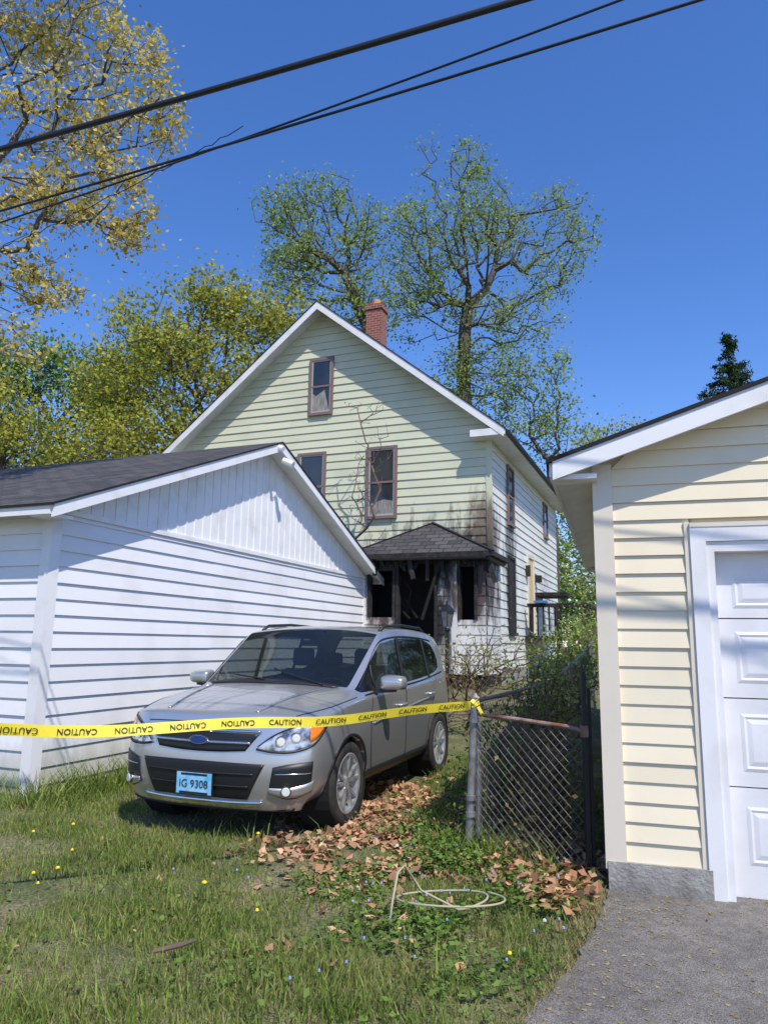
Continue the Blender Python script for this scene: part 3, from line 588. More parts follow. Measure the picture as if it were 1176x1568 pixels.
make_tree('oak_tree',[(-9.0,7.0,0),(-8.7,7.6,3),(-8.2,8.4,5.5),(-7.4,9.4,7.5)],
 [(-5.9,11,11.7,1.5,1.2,.9),(-4.3,11,11.3,.75,.8,.8),(-5.2,11,10.1,1.2,1.1,.75),(-3.75,11,10.2,.6,.7,.5),(-5.7,10.8,8.6,1.0,1,.65),(-4.3,11,8.2,.85,.8,.45),(-5.6,10.8,7.2,.8,.9,.55),(-5.7,10.5,6.0,.6,.8,.45),(-4.7,11,9.2,.9,.8,.5),(-7.6,10,10.5,1.5,1.8,1.6),(-8,9,8.5,1.3,1.5,1.2),(-5.6,10,13.2,1.8,1.5,.9),(-9.5,7,10,2,2,2)],
 1700,34,.085,.12,M['olive'],46,rtip=.0036,r0=.25,tmin=.55,step=.35,n=5)
make_tree('sparse_tree',[(6.9,29,.7),(6.8,29,6),(6.6,29,9)],
 [(6.9,29,12.4,1.1,1.2,1.8),(6.3,29,10.4,1.8,1.5,1.4),(8.2,29,8.6,1.5,1.5,1.5),(5.4,29,12.5,.8,1,1.3)],
 320,30,.13,.28,M['lgreen'],47,rtip=.007,r0=.10,step=.8)
make_tree('side_tree',[(6.5,21.5,.7),(6.4,21.5,2),(6.3,21.5,3.2)],
 [(6.3,22,5.0,.9,.9,1.1),(6.1,21.5,3.4,.9,.9,1.1),(6.6,21,2.2,1,.9,.9)],
 240,9,.10,.20,M['lgreen'],48,rtip=.006,r0=.06,step=.45,n=4)
make_tree('budding_tree',[(12,37,.7),(12,37,5),(12,37,8)],
 [(11.5,37,11.6,2.3,2,1.5),(13.5,37,10.2,2.4,2,1.7),(9.5,36,9.5,2,2,2),(10,36,6.2,2.4,2,2)],
 360,30,.16,.36,M['ygreen'],49,rtip=.011,r0=.22,step=1)
r=np.random.default_rng(50); P0=[];P1=[];R0=[];R1=[];LC=[]
bx,by,bz,ht=20.0,41,.7,18.9
P0.append((bx,by,bz));P1.append((bx,by,bz+ht));R0.append(.3);R1.append(.02)
for i in range(330):
    t=r.random()**.8; z=bz+ht*(.15+.85*t); ln=(1-t)*6.0+.25; a=r.random()*6.28; ln*=.45+.75*r.random()
    e=np.array([bx+ln*math.cos(a),by+ln*math.sin(a),z-ln*.10+.15]); s=np.array([bx,by,z]); P0.append(s);P1.append(e);R0.append(.03);R1.append(.008)
    m=int(24+ln*34); q=s+(e-s)*(r.random((m,1))**.6); q=q+r.normal(size=(m,3))*np.array([.10,.10,.08]); LC.append(q)
Q=segq(np.array(P0),np.array(P1),np.array(R0),np.array(R1),4); LC=np.concatenate(LC); LQ=leafq(LC,.22*(.5+r.random(len(LC))),r,.14)
fastmesh('spruce_tree',np.concatenate([Q,LQ]),4,[M['bark'],leafmat('spruce_needles',(.03,.06,.025),(.06,.095,.04),.15)],np.concatenate([np.zeros(len(Q)),np.ones(len(LQ))]))
r=np.random.default_rng(60); lob=[]; S0=[];S1=[];RA=[]
for i in range(70):
    x=-75+150*(i/69)+r.normal()*2; y=50+r.random()*14; h=7+r.random()*5+ (3 if x<-5 else 0)
    for k in range(5): lob.append((x+r.normal()*2.2,y+r.normal()*1.5,h*(.35+.6*r.random()),2.2+r.random()*1.4,2,1.4+r.random()*1.3))
    S0.append((x,y,.5));S1.append((x+r.normal()*.5,y,h));RA.append(.2)
C=lobepts(lob,70000,r,3); LQ=leafq(C,.36*(.5+r.random(len(C))),r); Q=segq(np.array(S0),np.array(S1),np.array(RA),np.array(RA)*.4,5)
fastmesh('distant_trees',np.concatenate([Q,LQ]),4,[M['bark'],M['mgreen']],np.concatenate([np.zeros(len(Q)),np.ones(len(LQ))]))

# ================= LAMP POST =================
mb=MB(); lx,ly=1.12,13.0; g=float(gz(lx,ly))
mb.tube([(lx,ly,g-.1),(lx,ly,1.86)],.035,10,0); mb.lathe([(.05,0),(.06,.03),(.03,.06)],(lx,ly,1.82),'z',10,0)
mb.lathe([(.07,0),(.11,.26)],(lx,ly,1.9),'z',4,1); mb.lathe([(.15,0),(.06,.11),(.02,.13),(.02,.18),(.001,.2)],(lx,ly,2.16),'z',4,0)
for k in range(4):
    t=2*math.pi*k/4; mb.tube([(lx+.072*math.cos(t),ly+.072*math.sin(t),1.9),(lx+.112*math.cos(t),ly+.112*math.sin(t),2.16)],.008,4,0)
mb.obj('lamp_post',[M['black'],mat('lantern_glass',(.10,.11,.12),.08,spec=.8)])

# ================= WIRES =================
def wire(name,a,b,e0,e1,r_,sag=.25,wob=0,seed=0):
    k=.667; a=Vector((a[0]*k,a[1]*k,1.6+(a[2]-1.6)*k));b=Vector((b[0]*k,b[1]*k,1.6+(b[2]-1.6)*k)); r_*=k; sag*=k; wob*=k
    p0=a+(a-b)*e0;p1=b+(b-a)*e1; rr_=np.random.default_rng(seed); pts=[]
    for i in range(61):
        t=i/60; p=p0.lerp(p1,t); p.z-=sag*4*t*(1-t)-sag; pts.append(p+Vector((0,0,rr_.normal()*wob)))
    mb=MB(); mb.tube(pts,r_,7,0); mb.obj(name,[M['black']],sm=True)
wire('utility_cable',(-4.30,7.45,7.0),(1.24,5.44,7.0),2.2,1.2,.031,.3)
wire('utility_cable',(-4.92,8.67,7.0),(2.74,5.44,7.0),1.5,.8,.015,.3)
wire('utility_cable',(-5.02,8.98,7.05),(2.2,5.42,7.0),1.5,.8,.012,.45)
wire('utility_cable',(-4.8,8.9,6.72),(-2.2,7.4,6.85),.9,.25,.005,.1,.015,4)

# ================= CAUTION TAPE =================
mb=MB(); T0=Vector((.70,5.98,1.13)); T1=Vector((-3.55,3.86,1.16)); n=90
tdir=(T1-T0).normalized(); tn=Vector((tdir.y,-tdir.x,0)); 
if tn.y>0: tn=-tn
def tpt(t):
    p=T0.lerp(T1,t); p.z-=.10*4*t*(1-t)-.012*math.sin(t*19); p+=tn*.01*math.sin(t*31); return p
def tw(t): return .35*math.sin(t*9+.5)
hw=.036
for i in range(n):
    a,b=tpt(i/n),tpt((i+1)/n)
    def e(t,p,s): return p+(Vector((0,0,1))*math.cos(tw(t))+tn*math.sin(tw(t)))*hw*s
    mb.face([e(i/n,a,-1),e((i+1)/n,b,-1),e((i+1)/n,b,1),e(i/n,a,1)],0)
for k in range(7):
    a0=k*.9; mb.beam((A.x+.03+.036*math.cos(a0),A.y+.036*math.sin(a0),1.08+k*.01),(A.x+.03+.036*math.cos(a0+1.2),A.y+.036*math.sin(a0+1.2),1.10+k*.01),.005,.03,0)
mb.beam((A.x+.05,A.y-.04,1.12),(A.x+.10,A.y-.05,1.03),.003,.025,0,up=(1,0,0)); mb.beam((A.x-.0,A.y-.04,1.15),(A.x+.05,A.y-.02,1.20),.003,.03,0,up=(1,0,0))
ytape=mat('tape_yellow',(.80,.66,.05),.35)
tape=mb.obj('caution_tape',[ytape])
kt=mat('tape_black_ink',(.01,.01,.01),.5)
def text(name,body,size,Mx,m_,parent,ext=0):
    cu=bpy.data.curves.new(name,'FONT'); cu.body=body; cu.size=size; cu.align_x='CENTER'; cu.align_y='CENTER'; cu.materials.append(m_); cu.extrude=ext
    o=link(bpy.data.objects.new(name,cu)); o.matrix_world=Mx
    if parent: o.parent=parent
    return o
total=(T1-T0).length; s=.18; k=0
while s<total-.1:
    t=s/total; up=(Vector((0,0,1))*math.cos(tw(t))+tn*math.sin(tw(t))); 
    dd=(tpt(t-.01)-tpt(t+.01)).normalized(); flip=-1 if s>1.55 else 1
    xax=dd*flip; yax=up*flip; zax=xax.cross(yax).normalized(); yax=zax.cross(xax)
    Mx=Matrix((xax,yax,zax)).transposed().to_4x4(); Mx.translation=tpt(t)+zax*.006
    tx=text('caution_text_%d'%k,'CAUTION',.050,Mx,kt,tape); tx.data.space_character=1.05; tx.data.offset=.0006
    s+=.335; k+=1
mb=MB(); mb.box(-3.60,-3.55,3.82,3.87,-.2,1.3,0); mb.obj('wooden_stake',[M['twig']])

# ================= CAR =================
CAR=empty('parked_car',(-.68,8.60,.01),0); CAR.rotation_euler=(0,R(.5),R(-111)); CAR.scale=(1.05,1.05,1.05)
S=[]
S.append([(1.80,0,.24),(1.85,.80,.24),(1.90,.88,.37),(1.92,.93,.56),(1.90,.93,.76),(1.83,.89,.915),(1.96,.80,.94),(2.04,.67,.955),(2.10,.46,.96),(2.14,.24,.965),(2.15,0,.965)])
S.append([(1.5,0,.24),(1.5,.80,.24),(1.5,.90,.35),(1.5,.945,.55),(1.5,.945,.78),(1.5,.92,.99),(1.55,.84,1.03),(1.6,.70,1.04),(1.63,.50,1.075),(1.65,.24,1.075),(1.66,0,1.075)])
S.append([(1.02,0,.24),(1.02,.80,.24),(1.02,.90,.34),(1.02,.94,.55),(1.02,.94,.80),(1.02,.92,1.02),(1.0,.87,1.07),(.98,.81,1.095),(1.03,.765,1.11),(1.13,.38,1.14),(1.16,0,1.145)])
S.append([(.58,0,.24),(.58,.80,.24),(.58,.90,.33),(.58,.91,.50),(.58,.93,.80),(.58,.92,1.03),(.56,.895,1.075),(.34,.795,1.52),(.24,.74,1.615),(.15,.42,1.66),(.12,0,1.668)])
S.append([(-.1,0,.24),(-.1,.80,.24),(-.1,.905,.33),(-.1,.91,.50),(-.1,.935,.82),(-.1,.92,1.05),(-.1,.895,1.095),(-.16,.785,1.58),(-.2,.725,1.68),(-.2,.42,1.70),(-.2,0,1.705)])
S.append([(-.85,0,.24),(-.85,.80,.24),(-.85,.905,.33),(-.85,.915,.50),(-.85,.94,.84),(-.85,.92,1.07),(-.85,.89,1.125),(-.87,.775,1.575),(-.87,.715,1.675),(-.87,.42,1.695),(-.87,0,1.70)])
S.append([(-1.6,0,.25),(-1.6,.80,.25),(-1.6,.90,.35),(-1.6,.925,.52),(-1.6,.935,.86),(-1.6,.91,1.10),(-1.6,.88,1.18),(-1.55,.75,1.54),(-1.6,.685,1.64),(-1.6,.40,1.665),(-1.6,0,1.67)])
S.append([(-2.05,0,.27),(-2.05,.74,.27),(-2.08,.84,.37),(-2.12,.88,.55),(-2.10,.89,.86),(-2.06,.87,1.10),(-2.02,.84,1.20),(-1.97,.72,1.47),(-2.0,.65,1.58),(-2.02,.38,1.61),(-2.04,0,1.615)])
bm=bmesh.new(); vd={}
def gv(p):
    k=(round(p[0],4),round(p[1],4),round(p[2],4))
    if k not in vd: vd[k]=bm.verts.new(k)
    return vd[k]
def qf(ps,mi):
    vs=[]
    for p in ps:
        v=gv(p)
        if v not in vs: vs.append(v)
    if len(vs)>2:
        try: f=bm.faces.new(vs)
        except ValueError: return
        f.material_index=mi; f.smooth=True
mir=lambda p:(p[0],-p[1],p[2])
for i in range(len(S)-1):
    for j in range(10):
        mi=0
        if j==6 and 2<=i<=5: mi=1
        if i==2 and j>=8: mi=1
        if j==0: mi=2
        q=[S[i][j],S[i+1][j],S[i+1][j+1],S[i][j+1]]
        qf(q,mi); qf([mir(p) for p in q][::-1],mi)
lev=[(5,0),(4,.055),(3,.085),(2,.075),(1,.02)]; cols=[5,6,7,8,9,10]; zl=[None,.76,.56,.37,.24]
def fp(li,ci):
    r_,dx=lev[li]; c=cols[ci]
    if ci==0: return S[0][r_]
    b=S[0][c]
    if li==0: return b
    z=zl[li]; y=b[1]*(1.02 if li<4 else .98)
    return (b[0]+dx,y,z)
for li in range(4):
    for ci in range(5):
        q=[fp(li,ci),fp(li,ci+1),fp(li+1,ci+1),fp(li+1,ci)]; qf(q,0); qf([mir(p) for p in q][::-1],0)
E=S[-1]; bul={1:-.10,2:-.17,3:-.19,4:-.15,5:-.12,6:-.12,7:-.09,8:-.04}
def mid(j):
    if j==1: return E[0]
    if j==9: return E[10]
    return (E[j][0]+bul.get(j,0),0,E[j][2])
for j in range(1,9):
    q=[E[j],E[j+1],mid(j+1),mid(j)]; mi=1 if j in(6,7) else 0
    qf(q,mi); qf([mir(p) for p in q][::-1],mi)
bmesh.ops.recalc_face_normals(bm,faces=bm.faces)
cl=bm.edges.layers.float.get('crease_edge') or bm.edges.layers.float.new('crease_edge')
def keyset(pts): return {vd[(round(p[0],4),round(p[1],4),round(p[2],4))] for q in pts for p in (q,mir(q))}
hoodset=keyset([S[0][j] for j in range(5,11)]); shoulder=keyset([S[i][5] for i in range(len(S))]); cowl=keyset([S[2][j] for j in range(7,11)])
rooff=keyset([S[3][j] for j in range(7,11)]); pil=keyset([S[i][7] for i in range(2,7)]); r8=keyset([S[i][8] for i in range(0,8)])
for e in bm.edges:
    ms={f.material_index for f in e.link_faces}
    if 1 in ms and 0 in ms: e[cl]=.75
    for st,cv in ((hoodset,.6),(shoulder,.65),(cowl,.85),(rooff,.7),(pil,.65),(r8,.45)):
        if e.verts[0] in st and e.verts[1] in st: e[cl]=max(e[cl],cv)
cage=bpy.data.meshes.new('cage'); bm.to_mesh(cage); bm.free()
tmp=link(bpy.data.objects.new('tmp',cage)); md=tmp.modifiers.new('s','SUBSURF'); md.levels=4; md.render_levels=4
dg=bpy.context.evaluated_depsgraph_get(); ev=tmp.evaluated_get(dg); me=bpy.data.meshes.new_from_object(ev); bpy.data.objects.remove(tmp)
bm=bmesh.new(); bm.from_mesh(me); bvh=BVHTree.FromBMesh(bm)
AR=.385; WX=(1.345,-1.345); WZ=.35
def inarch(co,R_):
    return any((co.x-wx)**2+(co.z-WZ)**2<R_*R_ for wx in WX) and abs(co.y)>.55
for v in bm.verts:
    for wx in WX:
        d=math.hypot(v.co.x-wx,v.co.z-WZ)
        if abs(v.co.y)>.55 and AR-.032<d<AR+.028:
            k=AR/d; v.co.x=wx+(v.co.x-wx)*k; v.co.z=WZ+(v.co.z-WZ)*k
dl=[f for f in bm.faces if inarch(f.calc_center_median(),AR-.002)]
bmesh.ops.delete(bm,geom=dl,context='FACES')
be=[e for e in bm.edges if e.is_boundary and all(abs(math.hypot(v.co.x-(1.345 if v.co.x>0 else -1.345),v.co.z-WZ)-AR)<.06 and abs(v.co.y)>.5 for v in e.verts)]
ret=bmesh.ops.extrude_edge_only(bm,edges=be)
for g_ in ret['geom']:
    if isinstance(g_,bmesh.types.BMVert): g_.co.y-=math.copysign(.06,g_.co.y)
for f in bm.faces: f.smooth=True
bme=bpy.data.meshes.new('body'); bm.to_mesh(bme); bm.free()
paint=mat('silver_paint',(.55,.55,.55),.28,.72,coat=.8,c2=(.50,.50,.50),nscale=900)
glass=bpy.data.materials.new('car_glass'); glass.use_nodes=True; nt=glass.node_tree; N=nt.nodes; L=nt.links
b=N['Principled BSDF']; b.inputs['Base Color'].default_value=(.012,.015,.014,1); b.inputs['Roughness'].default_value=.03; b.inputs['Specular IOR Level'].default_value=.8
tr_=N.new('ShaderNodeBsdfTransparent'); tr_.inputs[0].default_value=(.75,.82,.80,1); ms=N.new('ShaderNodeMixShader'); ms.inputs[0].default_value=.42; L.new(b.outputs[0],ms.inputs[1]); L.new(tr_.outputs[0],ms.inputs[2]); L.new(ms.outputs[0],N['Material Output'].inputs[0])
plast=mat('black_plastic',(.014,.014,.015),.5); chrome=mat('chrome',(.70,.71,.72),.14,1.0); 
for m_ in (paint,glass,plast): bme.materials.append(m_)
body=link(bpy.data.objects.new('body',bme)); body.parent=CAR
def lerp_curve(pts,t):
    pts=[Vector(p) for p in pts]; x=t*(len(pts)-1); i=min(int(x),len(pts)-2); f=x-i
    p0=pts[max(i-1,0)];p1=pts[i];p2=pts[i+1];p3=pts[min(i+2,len(pts)-1)]
    return .5*((2*p1)+(p2-p0)*f+(2*p0-5*p1+4*p2-p3)*f*f+(3*p1-p0-3*p2+p3)*f**3)
def proj(p,off):
    loc,nrm,_,_=bvh.find_nearest(p)
    if nrm.dot(loc-Vector((loc.x*.5,0,.8)))<0: nrm=-nrm
    return loc+nrm*off
def patch(name,top,bot,mats,n=24,m=6,off=.005,both=True):
    for sg in ((1,-1) if both else (1,)):
        mb=MB(); G_=[]
        for i in range(n+1):
            a=lerp_curve(top,i/n);b_=lerp_curve(bot,i/n)
            col=[]
            for j in range(m+1):
                p=a.lerp(b_,j/m); q=proj(p,off); col.append(Vector((q.x,q.y*sg,q.z)))
            G_.append(col)
        i0=len(mb.v)
        for c_ in G_: mb.v+=[tuple(q) for q in c_]
        for i in range(n):
            for j in range(m):
                mb.f.append((i0+i*(m+1)+j,i0+(i+1)*(m+1)+j,i0+(i+1)*(m+1)+j+1,i0+i*(m+1)+j+1)); mb.m.append(0); mb.uv+=[(0,0)]*4
        o=mb.obj(name+('_l' if sg>0 else '_r') if both else name,mats,CAR,sm=True)
        so=o.modifiers.new('s','SOLIDIFY'); so.thickness=.006; so.offset=0
def strip(name,pts,w,mats,off=.004,both=True,n=30,wv=None):
    wv=Vector(wv or (0,0,1)).normalized()*w/2
    patch(name,[Vector(p)+wv for p in pts],[Vector(p)-wv for p in pts],mats,n,1,off,both)
grille=mat('grille_black',(.010,.010,.011),.45)
patch('upper_grille',[(2.15,-.50,.82),(2.22,-.2,.83),(2.22,0,.83),(2.22,.2,.83),(2.15,.50,.82)],[(2.18,-.40,.69),(2.22,-.2,.68),(2.22,0,.675),(2.22,.2,.68),(2.18,.40,.69)],[grille],30,6,.006,False)
for z,w,h in ((.75,.44,.022),):
    patch('grille_bar',[(2.17,-w,z+h/2),(2.22,0,z+h/2),(2.17,w,z+h/2)],[(2.17,-w,z-h/2),(2.22,0,z-h/2),(2.17,w,z-h/2)],[chrome],24,2,.016,False)
patch('grille_rim',[(2.15,-.52,.850),(2.22,0,.856),(2.15,.52,.850)],[(2.15,-.515,.828),(2.22,0,.832),(2.15,.515,.828)],[chrome],24,2,.012,False)
patch('lower_grille',[(2.15,-.56,.595),(2.22,0,.605),(2.15,.56,.595)],[(2.12,-.42,.345),(2.22,0,.335),(2.12,.42,.345)],[grille],30,10,.006,False)
for z,w in ((.52,.48),(.43,.44)):
    patch('lower_grille_bar',[(2.17,-w,z+.006),(2.22,0,z+.006),(2.17,w,z+.006)],[(2.17,-w,z-.006),(2.22,0,z-.006),(2.17,w,z-.006)],[plast],24,2,.016,False)
patch('front_lip',[(2.12,-.55,.325),(2.2,0,.322),(2.12,.55,.325)],[(2.1,-.5,.285),(2.15,0,.28),(2.1,.5,.285)],[chrome],24,2,.012,False)
patch('lower_air_dam',[(2.0,-.76,.265),(2.17,0,.262),(2.0,.76,.265)],[(1.95,-.7,.20),(2.1,0,.20),(1.95,.7,.20)],[plast],24,2,.004,False)
patch('fog_pod',[(2.12,.62,.575),(2.06,.74,.60),(1.96,.89,.615)],[(2.12,.59,.39),(2.06,.73,.34),(1.96,.87,.37)],[grille],16,6,.006)
patch('fog_blade',[(2.12,.595,.43),(2.06,.73,.43),(1.94,.89,.47)],[(2.10,.585,.395),(2.06,.73,.355),(1.94,.88,.38)],[paint],16,3,.016)
for z in (.525,): patch('fog_fin',[(2.10,.63,z+.003),(1.96,.88,z+.007)],[(2.10,.63,z-.003),(1.96,.88,z-.001)],[chrome],12,1,.010)
hl=mat('headlight_lens',(.62,.64,.65),.08,.45,c2=(.10,.11,.12),nscale=14,lo=.42,hi=.62,coat=1)
ht_=[(2.16,.50,.725),(2.11,.61,.81),(2.04,.75,.875),(1.92,.89,.91),(1.76,.93,.93)]; hb_=[(2.16,.49,.71),(2.13,.63,.69),(2.06,.78,.695),(1.95,.90,.75),(1.76,.94,.89)]
patch('headlight',ht_,hb_,[hl],30,8,.007)
patch('headlight_rim',[(a,b,c+.008) for a,b,c in hb_],[(a,b,c-.010) for a,b,c in hb_],[plast],30,1,.010)
patch('headlight_brow',[(a,b,c+.006) for a,b,c in ht_],[(a,b,c-.006) for a,b,c in ht_],[plast],30,1,.010)
patch('turn_signal',[(1.96,.87,.895),(1.88,.905,.91),(1.79,.925,.922)],[(1.99,.885,.76),(1.91,.92,.80),(1.80,.935,.875)],[mat('amber_lens',(.75,.20,.02),.15,coat=1)],12,4,.012)
mb=MB()
for (x,y,z,r_) in ((2.10,.67,.765,.046),(2.05,.78,.795,.046)):
    q=proj(Vector((x,y,z)),.006); 
    for sg in (1,-1):
        d=Vector((.75,.5*sg,.05)).normalized(); c_=Vector((q.x,q.y*sg,q.z)); mb.tube([c_,c_+d*.012],[r_,r_*.85],18,0); mb.tube([c_+d*.012,c_+d*.014],[r_*.65,r_*.5],18,1)
for sg in (1,-1):
    q=proj(Vector((2.08,.72,.405)),.02); c_=Vector((q.x,q.y*sg,q.z)); mb.tube([c_,c_+Vector((.02,.008*sg,0))],.042,18,0); mb.tube([c_+Vector((.02,.008*sg,0)),c_+Vector((.024,.01*sg,0))],[.034,.028],18,1)
mb.obj('lamp_projectors',[chrome,mat('lamp_glass',(.75,.77,.78),.1,.2)],CAR,sm=False)
mb=MB(); q=proj(Vector((2.2,0,.757)),.03)
for rr_,dx,mi in ((1,0,1),(.88,.003,0)):
    pts=[(q.x+dx,.085*rr_*math.cos(t),q.z+.034*rr_*math.sin(t)) for t in [2*math.pi*k/24 for k in range(24)]]; mb.face(pts,mi)
    bk=[(x-.02,y,z) for x,y,z in pts]
    for k in range(24): mb.face([bk[k],bk[(k+1)%24],pts[(k+1)%24],pts[k]],mi)
mb.obj('badge',[mat('badge_blue',(.01,.04,.20),.2,coat=1),chrome],CAR)
q=proj(Vector((2.2,0,.43)),.03); mb=MB(); px=q.x+.005
mb.box(px,px+.004,-.16,.16,.355,.515,0); mb.box(px-.01,px-.001,-.17,.17,.345,.525,1)
mb.box(px+.0045,px+.006,-.13,.13,.357,.372,1); mb.box(px+.0045,px+.006,-.12,.12,.495,.510,1)
mb.obj('license_plate',[mat('plate_blue',(.10,.42,.72),.4,c2=(.35,.62,.78),nscale=12),plast],CAR)
Mx=Matrix(((0,0,1,px+.009),(1,0,0,0),(0,1,0,.430),(0,0,0,1)))
t_=text('plate_text','IG 9308',.082,Mx,kt,None); t_.parent=CAR; t_.matrix_local=Mx
# sides
strip('sill_cladding',[(.93,.90,.32),(0,.92,.32),(-.93,.92,.32)],.15,[plast],.010)
for wi,wx in enumerate(WX):
    an=[R(a) for a in np.linspace(-12,192,9)]
    patch('arch_cladding_%d'%wi,[(wx+(AR+.026)*math.cos(a),.93,WZ+(AR+.026)*math.sin(a)) for a in an],[(wx+(AR-.002)*math.cos(a),.93,WZ+(AR-.002)*math.sin(a)) for a in an],[plast],40,2,.006)
for nm,pts in (('door_seam_a',[(.80,.9,1.02),(.86,.95,.8),(.84,.95,.5),(.78,.95,.36)]),('door_seam_b',[(-.14,.9,1.06),(-.13,.95,.8),(-.15,.95,.5),(-.15,.95,.36)]),('door_seam_c',[(-1.25,.9,1.12),(-1.12,.95,.92),(-.95,.95,.72),(-.88,.95,.5),(-.86,.95,.36)])):
    strip(nm,pts,.009,[plast],.0015,wv=(1,0,0))
strip('hood_seam',[(1.98,.74,.96),(1.6,.87,1.02),(1.10,.90,1.06)],.010,[plast],.0015,wv=(0,1,.3))
strip('hood_crease',[(2.05,.42,.96),(1.6,.50,1.075),(1.18,.58,1.115)],.025,[paint],.006,wv=(0,1,0))
patch('hood_front_seam',[(2.15,-.60,.897),(2.2,0,.903),(2.15,.60,.897)],[(2.15,-.60,.890),(2.2,0,.896),(2.15,.60,.890)],[plast],24,1,.0015,False)
strip('belt_trim',[(.93,.91,1.065),(.58,.91,1.07),(-.1,.92,1.09),(-.85,.92,1.122),(-1.55,.90,1.175)],.016,[plast],.006)
strip('window_top_trim',[(.93,.83,1.11),(.70,.82,1.29),(.36,.79,1.52),(-.16,.78,1.58),(-.87,.77,1.575),(-1.5,.75,1.54)],.020,[plast],.005)
strip('b_pillar',[(-.14,.90,1.10),(-.16,.84,1.34),(-.18,.78,1.57)],.075,[plast],.006,wv=(1,0,0))
strip('c_pillar',[(-1.02,.90,1.13),(-1.04,.83,1.34),(-1.06,.77,1.56)],.06,[plast],.006,wv=(1,0,0))
strip('quarter_pillar',[(.64,.90,1.07),(.66,.87,1.2),(.62,.83,1.32)],.03,[plast],.006,wv=(1,0,0))
mb=MB()
for sg in (1,-1):
    pr=[proj(Vector(p),.035 if 0<i<4 else .0) for i,p in enumerate([(.08,.70,1.68),(-.06,.70,1.69),(-.6,.70,1.70),(-1.3,.68,1.68),(-1.5,.67,1.66)])]
    mb.tube([(p.x,p.y*sg,p.z) for p in pr],.016,8,0)
mb.obj('roof_rails',[plast],CAR,sm=True)
patch('cowl',[(1.10,-.66,1.12),(1.18,0,1.14),(1.10,.66,1.12)],[(1.03,-.68,1.11),(1.10,0,1.17),(1.03,.68,1.11)],[plast],24,2,.008,False)
for s_,pts in (('wiper_a',[(1.12,.55,1.13),(1.0,.1,1.21),(.93,-.05,1.25)]),('wiper_b',[(1.12,-.05,1.15),(1.02,-.4,1.19),(.95,-.55,1.21)])):
    mb=MB(); mb.tube([proj(Vector(p),.02) for p in pts],.007,6,0); mb.obj(s_,[plast],CAR)
tl=mat('tail_lens',(.45,.01,.01),.15,coat=1)
patch('tail_light',[(-1.72,.90,1.10),(-1.95,.86,1.14),(-2.1,.76,1.15)],[(-1.82,.91,.98),(-2.0,.87,.90),(-2.15,.76,.90)],[tl],12,6,.008)
patch('crease',[(.8,.95,.80),(0,.95,.86),(-1.0,.95,.92)],[(.8,.95,.785),(0,.95,.845),(-1.0,.95,.90)],[paint],24,1,.008)
mb=MB()
for sg in (1,-1):
    for x,z in ((.02,.90),(-.98,.95)):
        q=proj(Vector((x,.93,z)),.0); y=q.y
        mb.tube([(x-.10,(y+.0)*sg,z),(x-.08,(y+.035)*sg,z+.002),(x+.08,(y+.035)*sg,z),(x+.10,(y+.0)*sg,z)],[.012,.014,.014,.012],8,0)
mb.obj('door_handles',[paint],CAR,sm=True)
for sg,nm in ((1,'mirror_l'),(-1,'mirror_r')):
    bm=bmesh.new(); bmesh.ops.create_cube(bm,size=1); ce=bm.edges.layers.float.new('crease_edge')
    for v in bm.verts:
        v.co.x*=.17*(1 if v.co.y<0 else .8); v.co.y*=.26; v.co.z*=.18*(1.0 if v.co.y<0 else .8)
        if v.co.x>0: v.co.z*=.7; v.co.y*=.9
        v.co+=Vector((.66,1.07,1.15)); v.co.y*=sg
    for e in bm.edges: e[ce]=.35
    bmesh.ops.recalc_face_normals(bm,faces=bm.faces)
    m_=bpy.data.meshes.new(nm); bm.to_mesh(m_); bm.free(); m_.materials.append(paint); o=link(bpy.data.objects.new(nm,m_)); o.parent=CAR
    s_=o.modifiers.new('s','SUBSURF'); s_.levels=3; s_.render_levels=3
    for p in m_.polygons: p.use_smooth=True
    mb=MB(); mb.hexa([(.62,.86*sg,1.05),(.72,.86*sg,1.05),(.70,1.1*sg,1.07),(.64,1.1*sg,1.07),(.62,.86*sg,1.09),(.72,.86*sg,1.09),(.70,1.1*sg,1.10),(.64,1.1*sg,1.10)],0); mb.obj(nm+'_arm',[plast],CAR)
tyre=mat('tyre_rubber',(.018,.018,.018),.85,c2=(.035,.032,.028),nscale=20); alloy=mat('alloy',(.60,.61,.62),.3,.7)
k=0
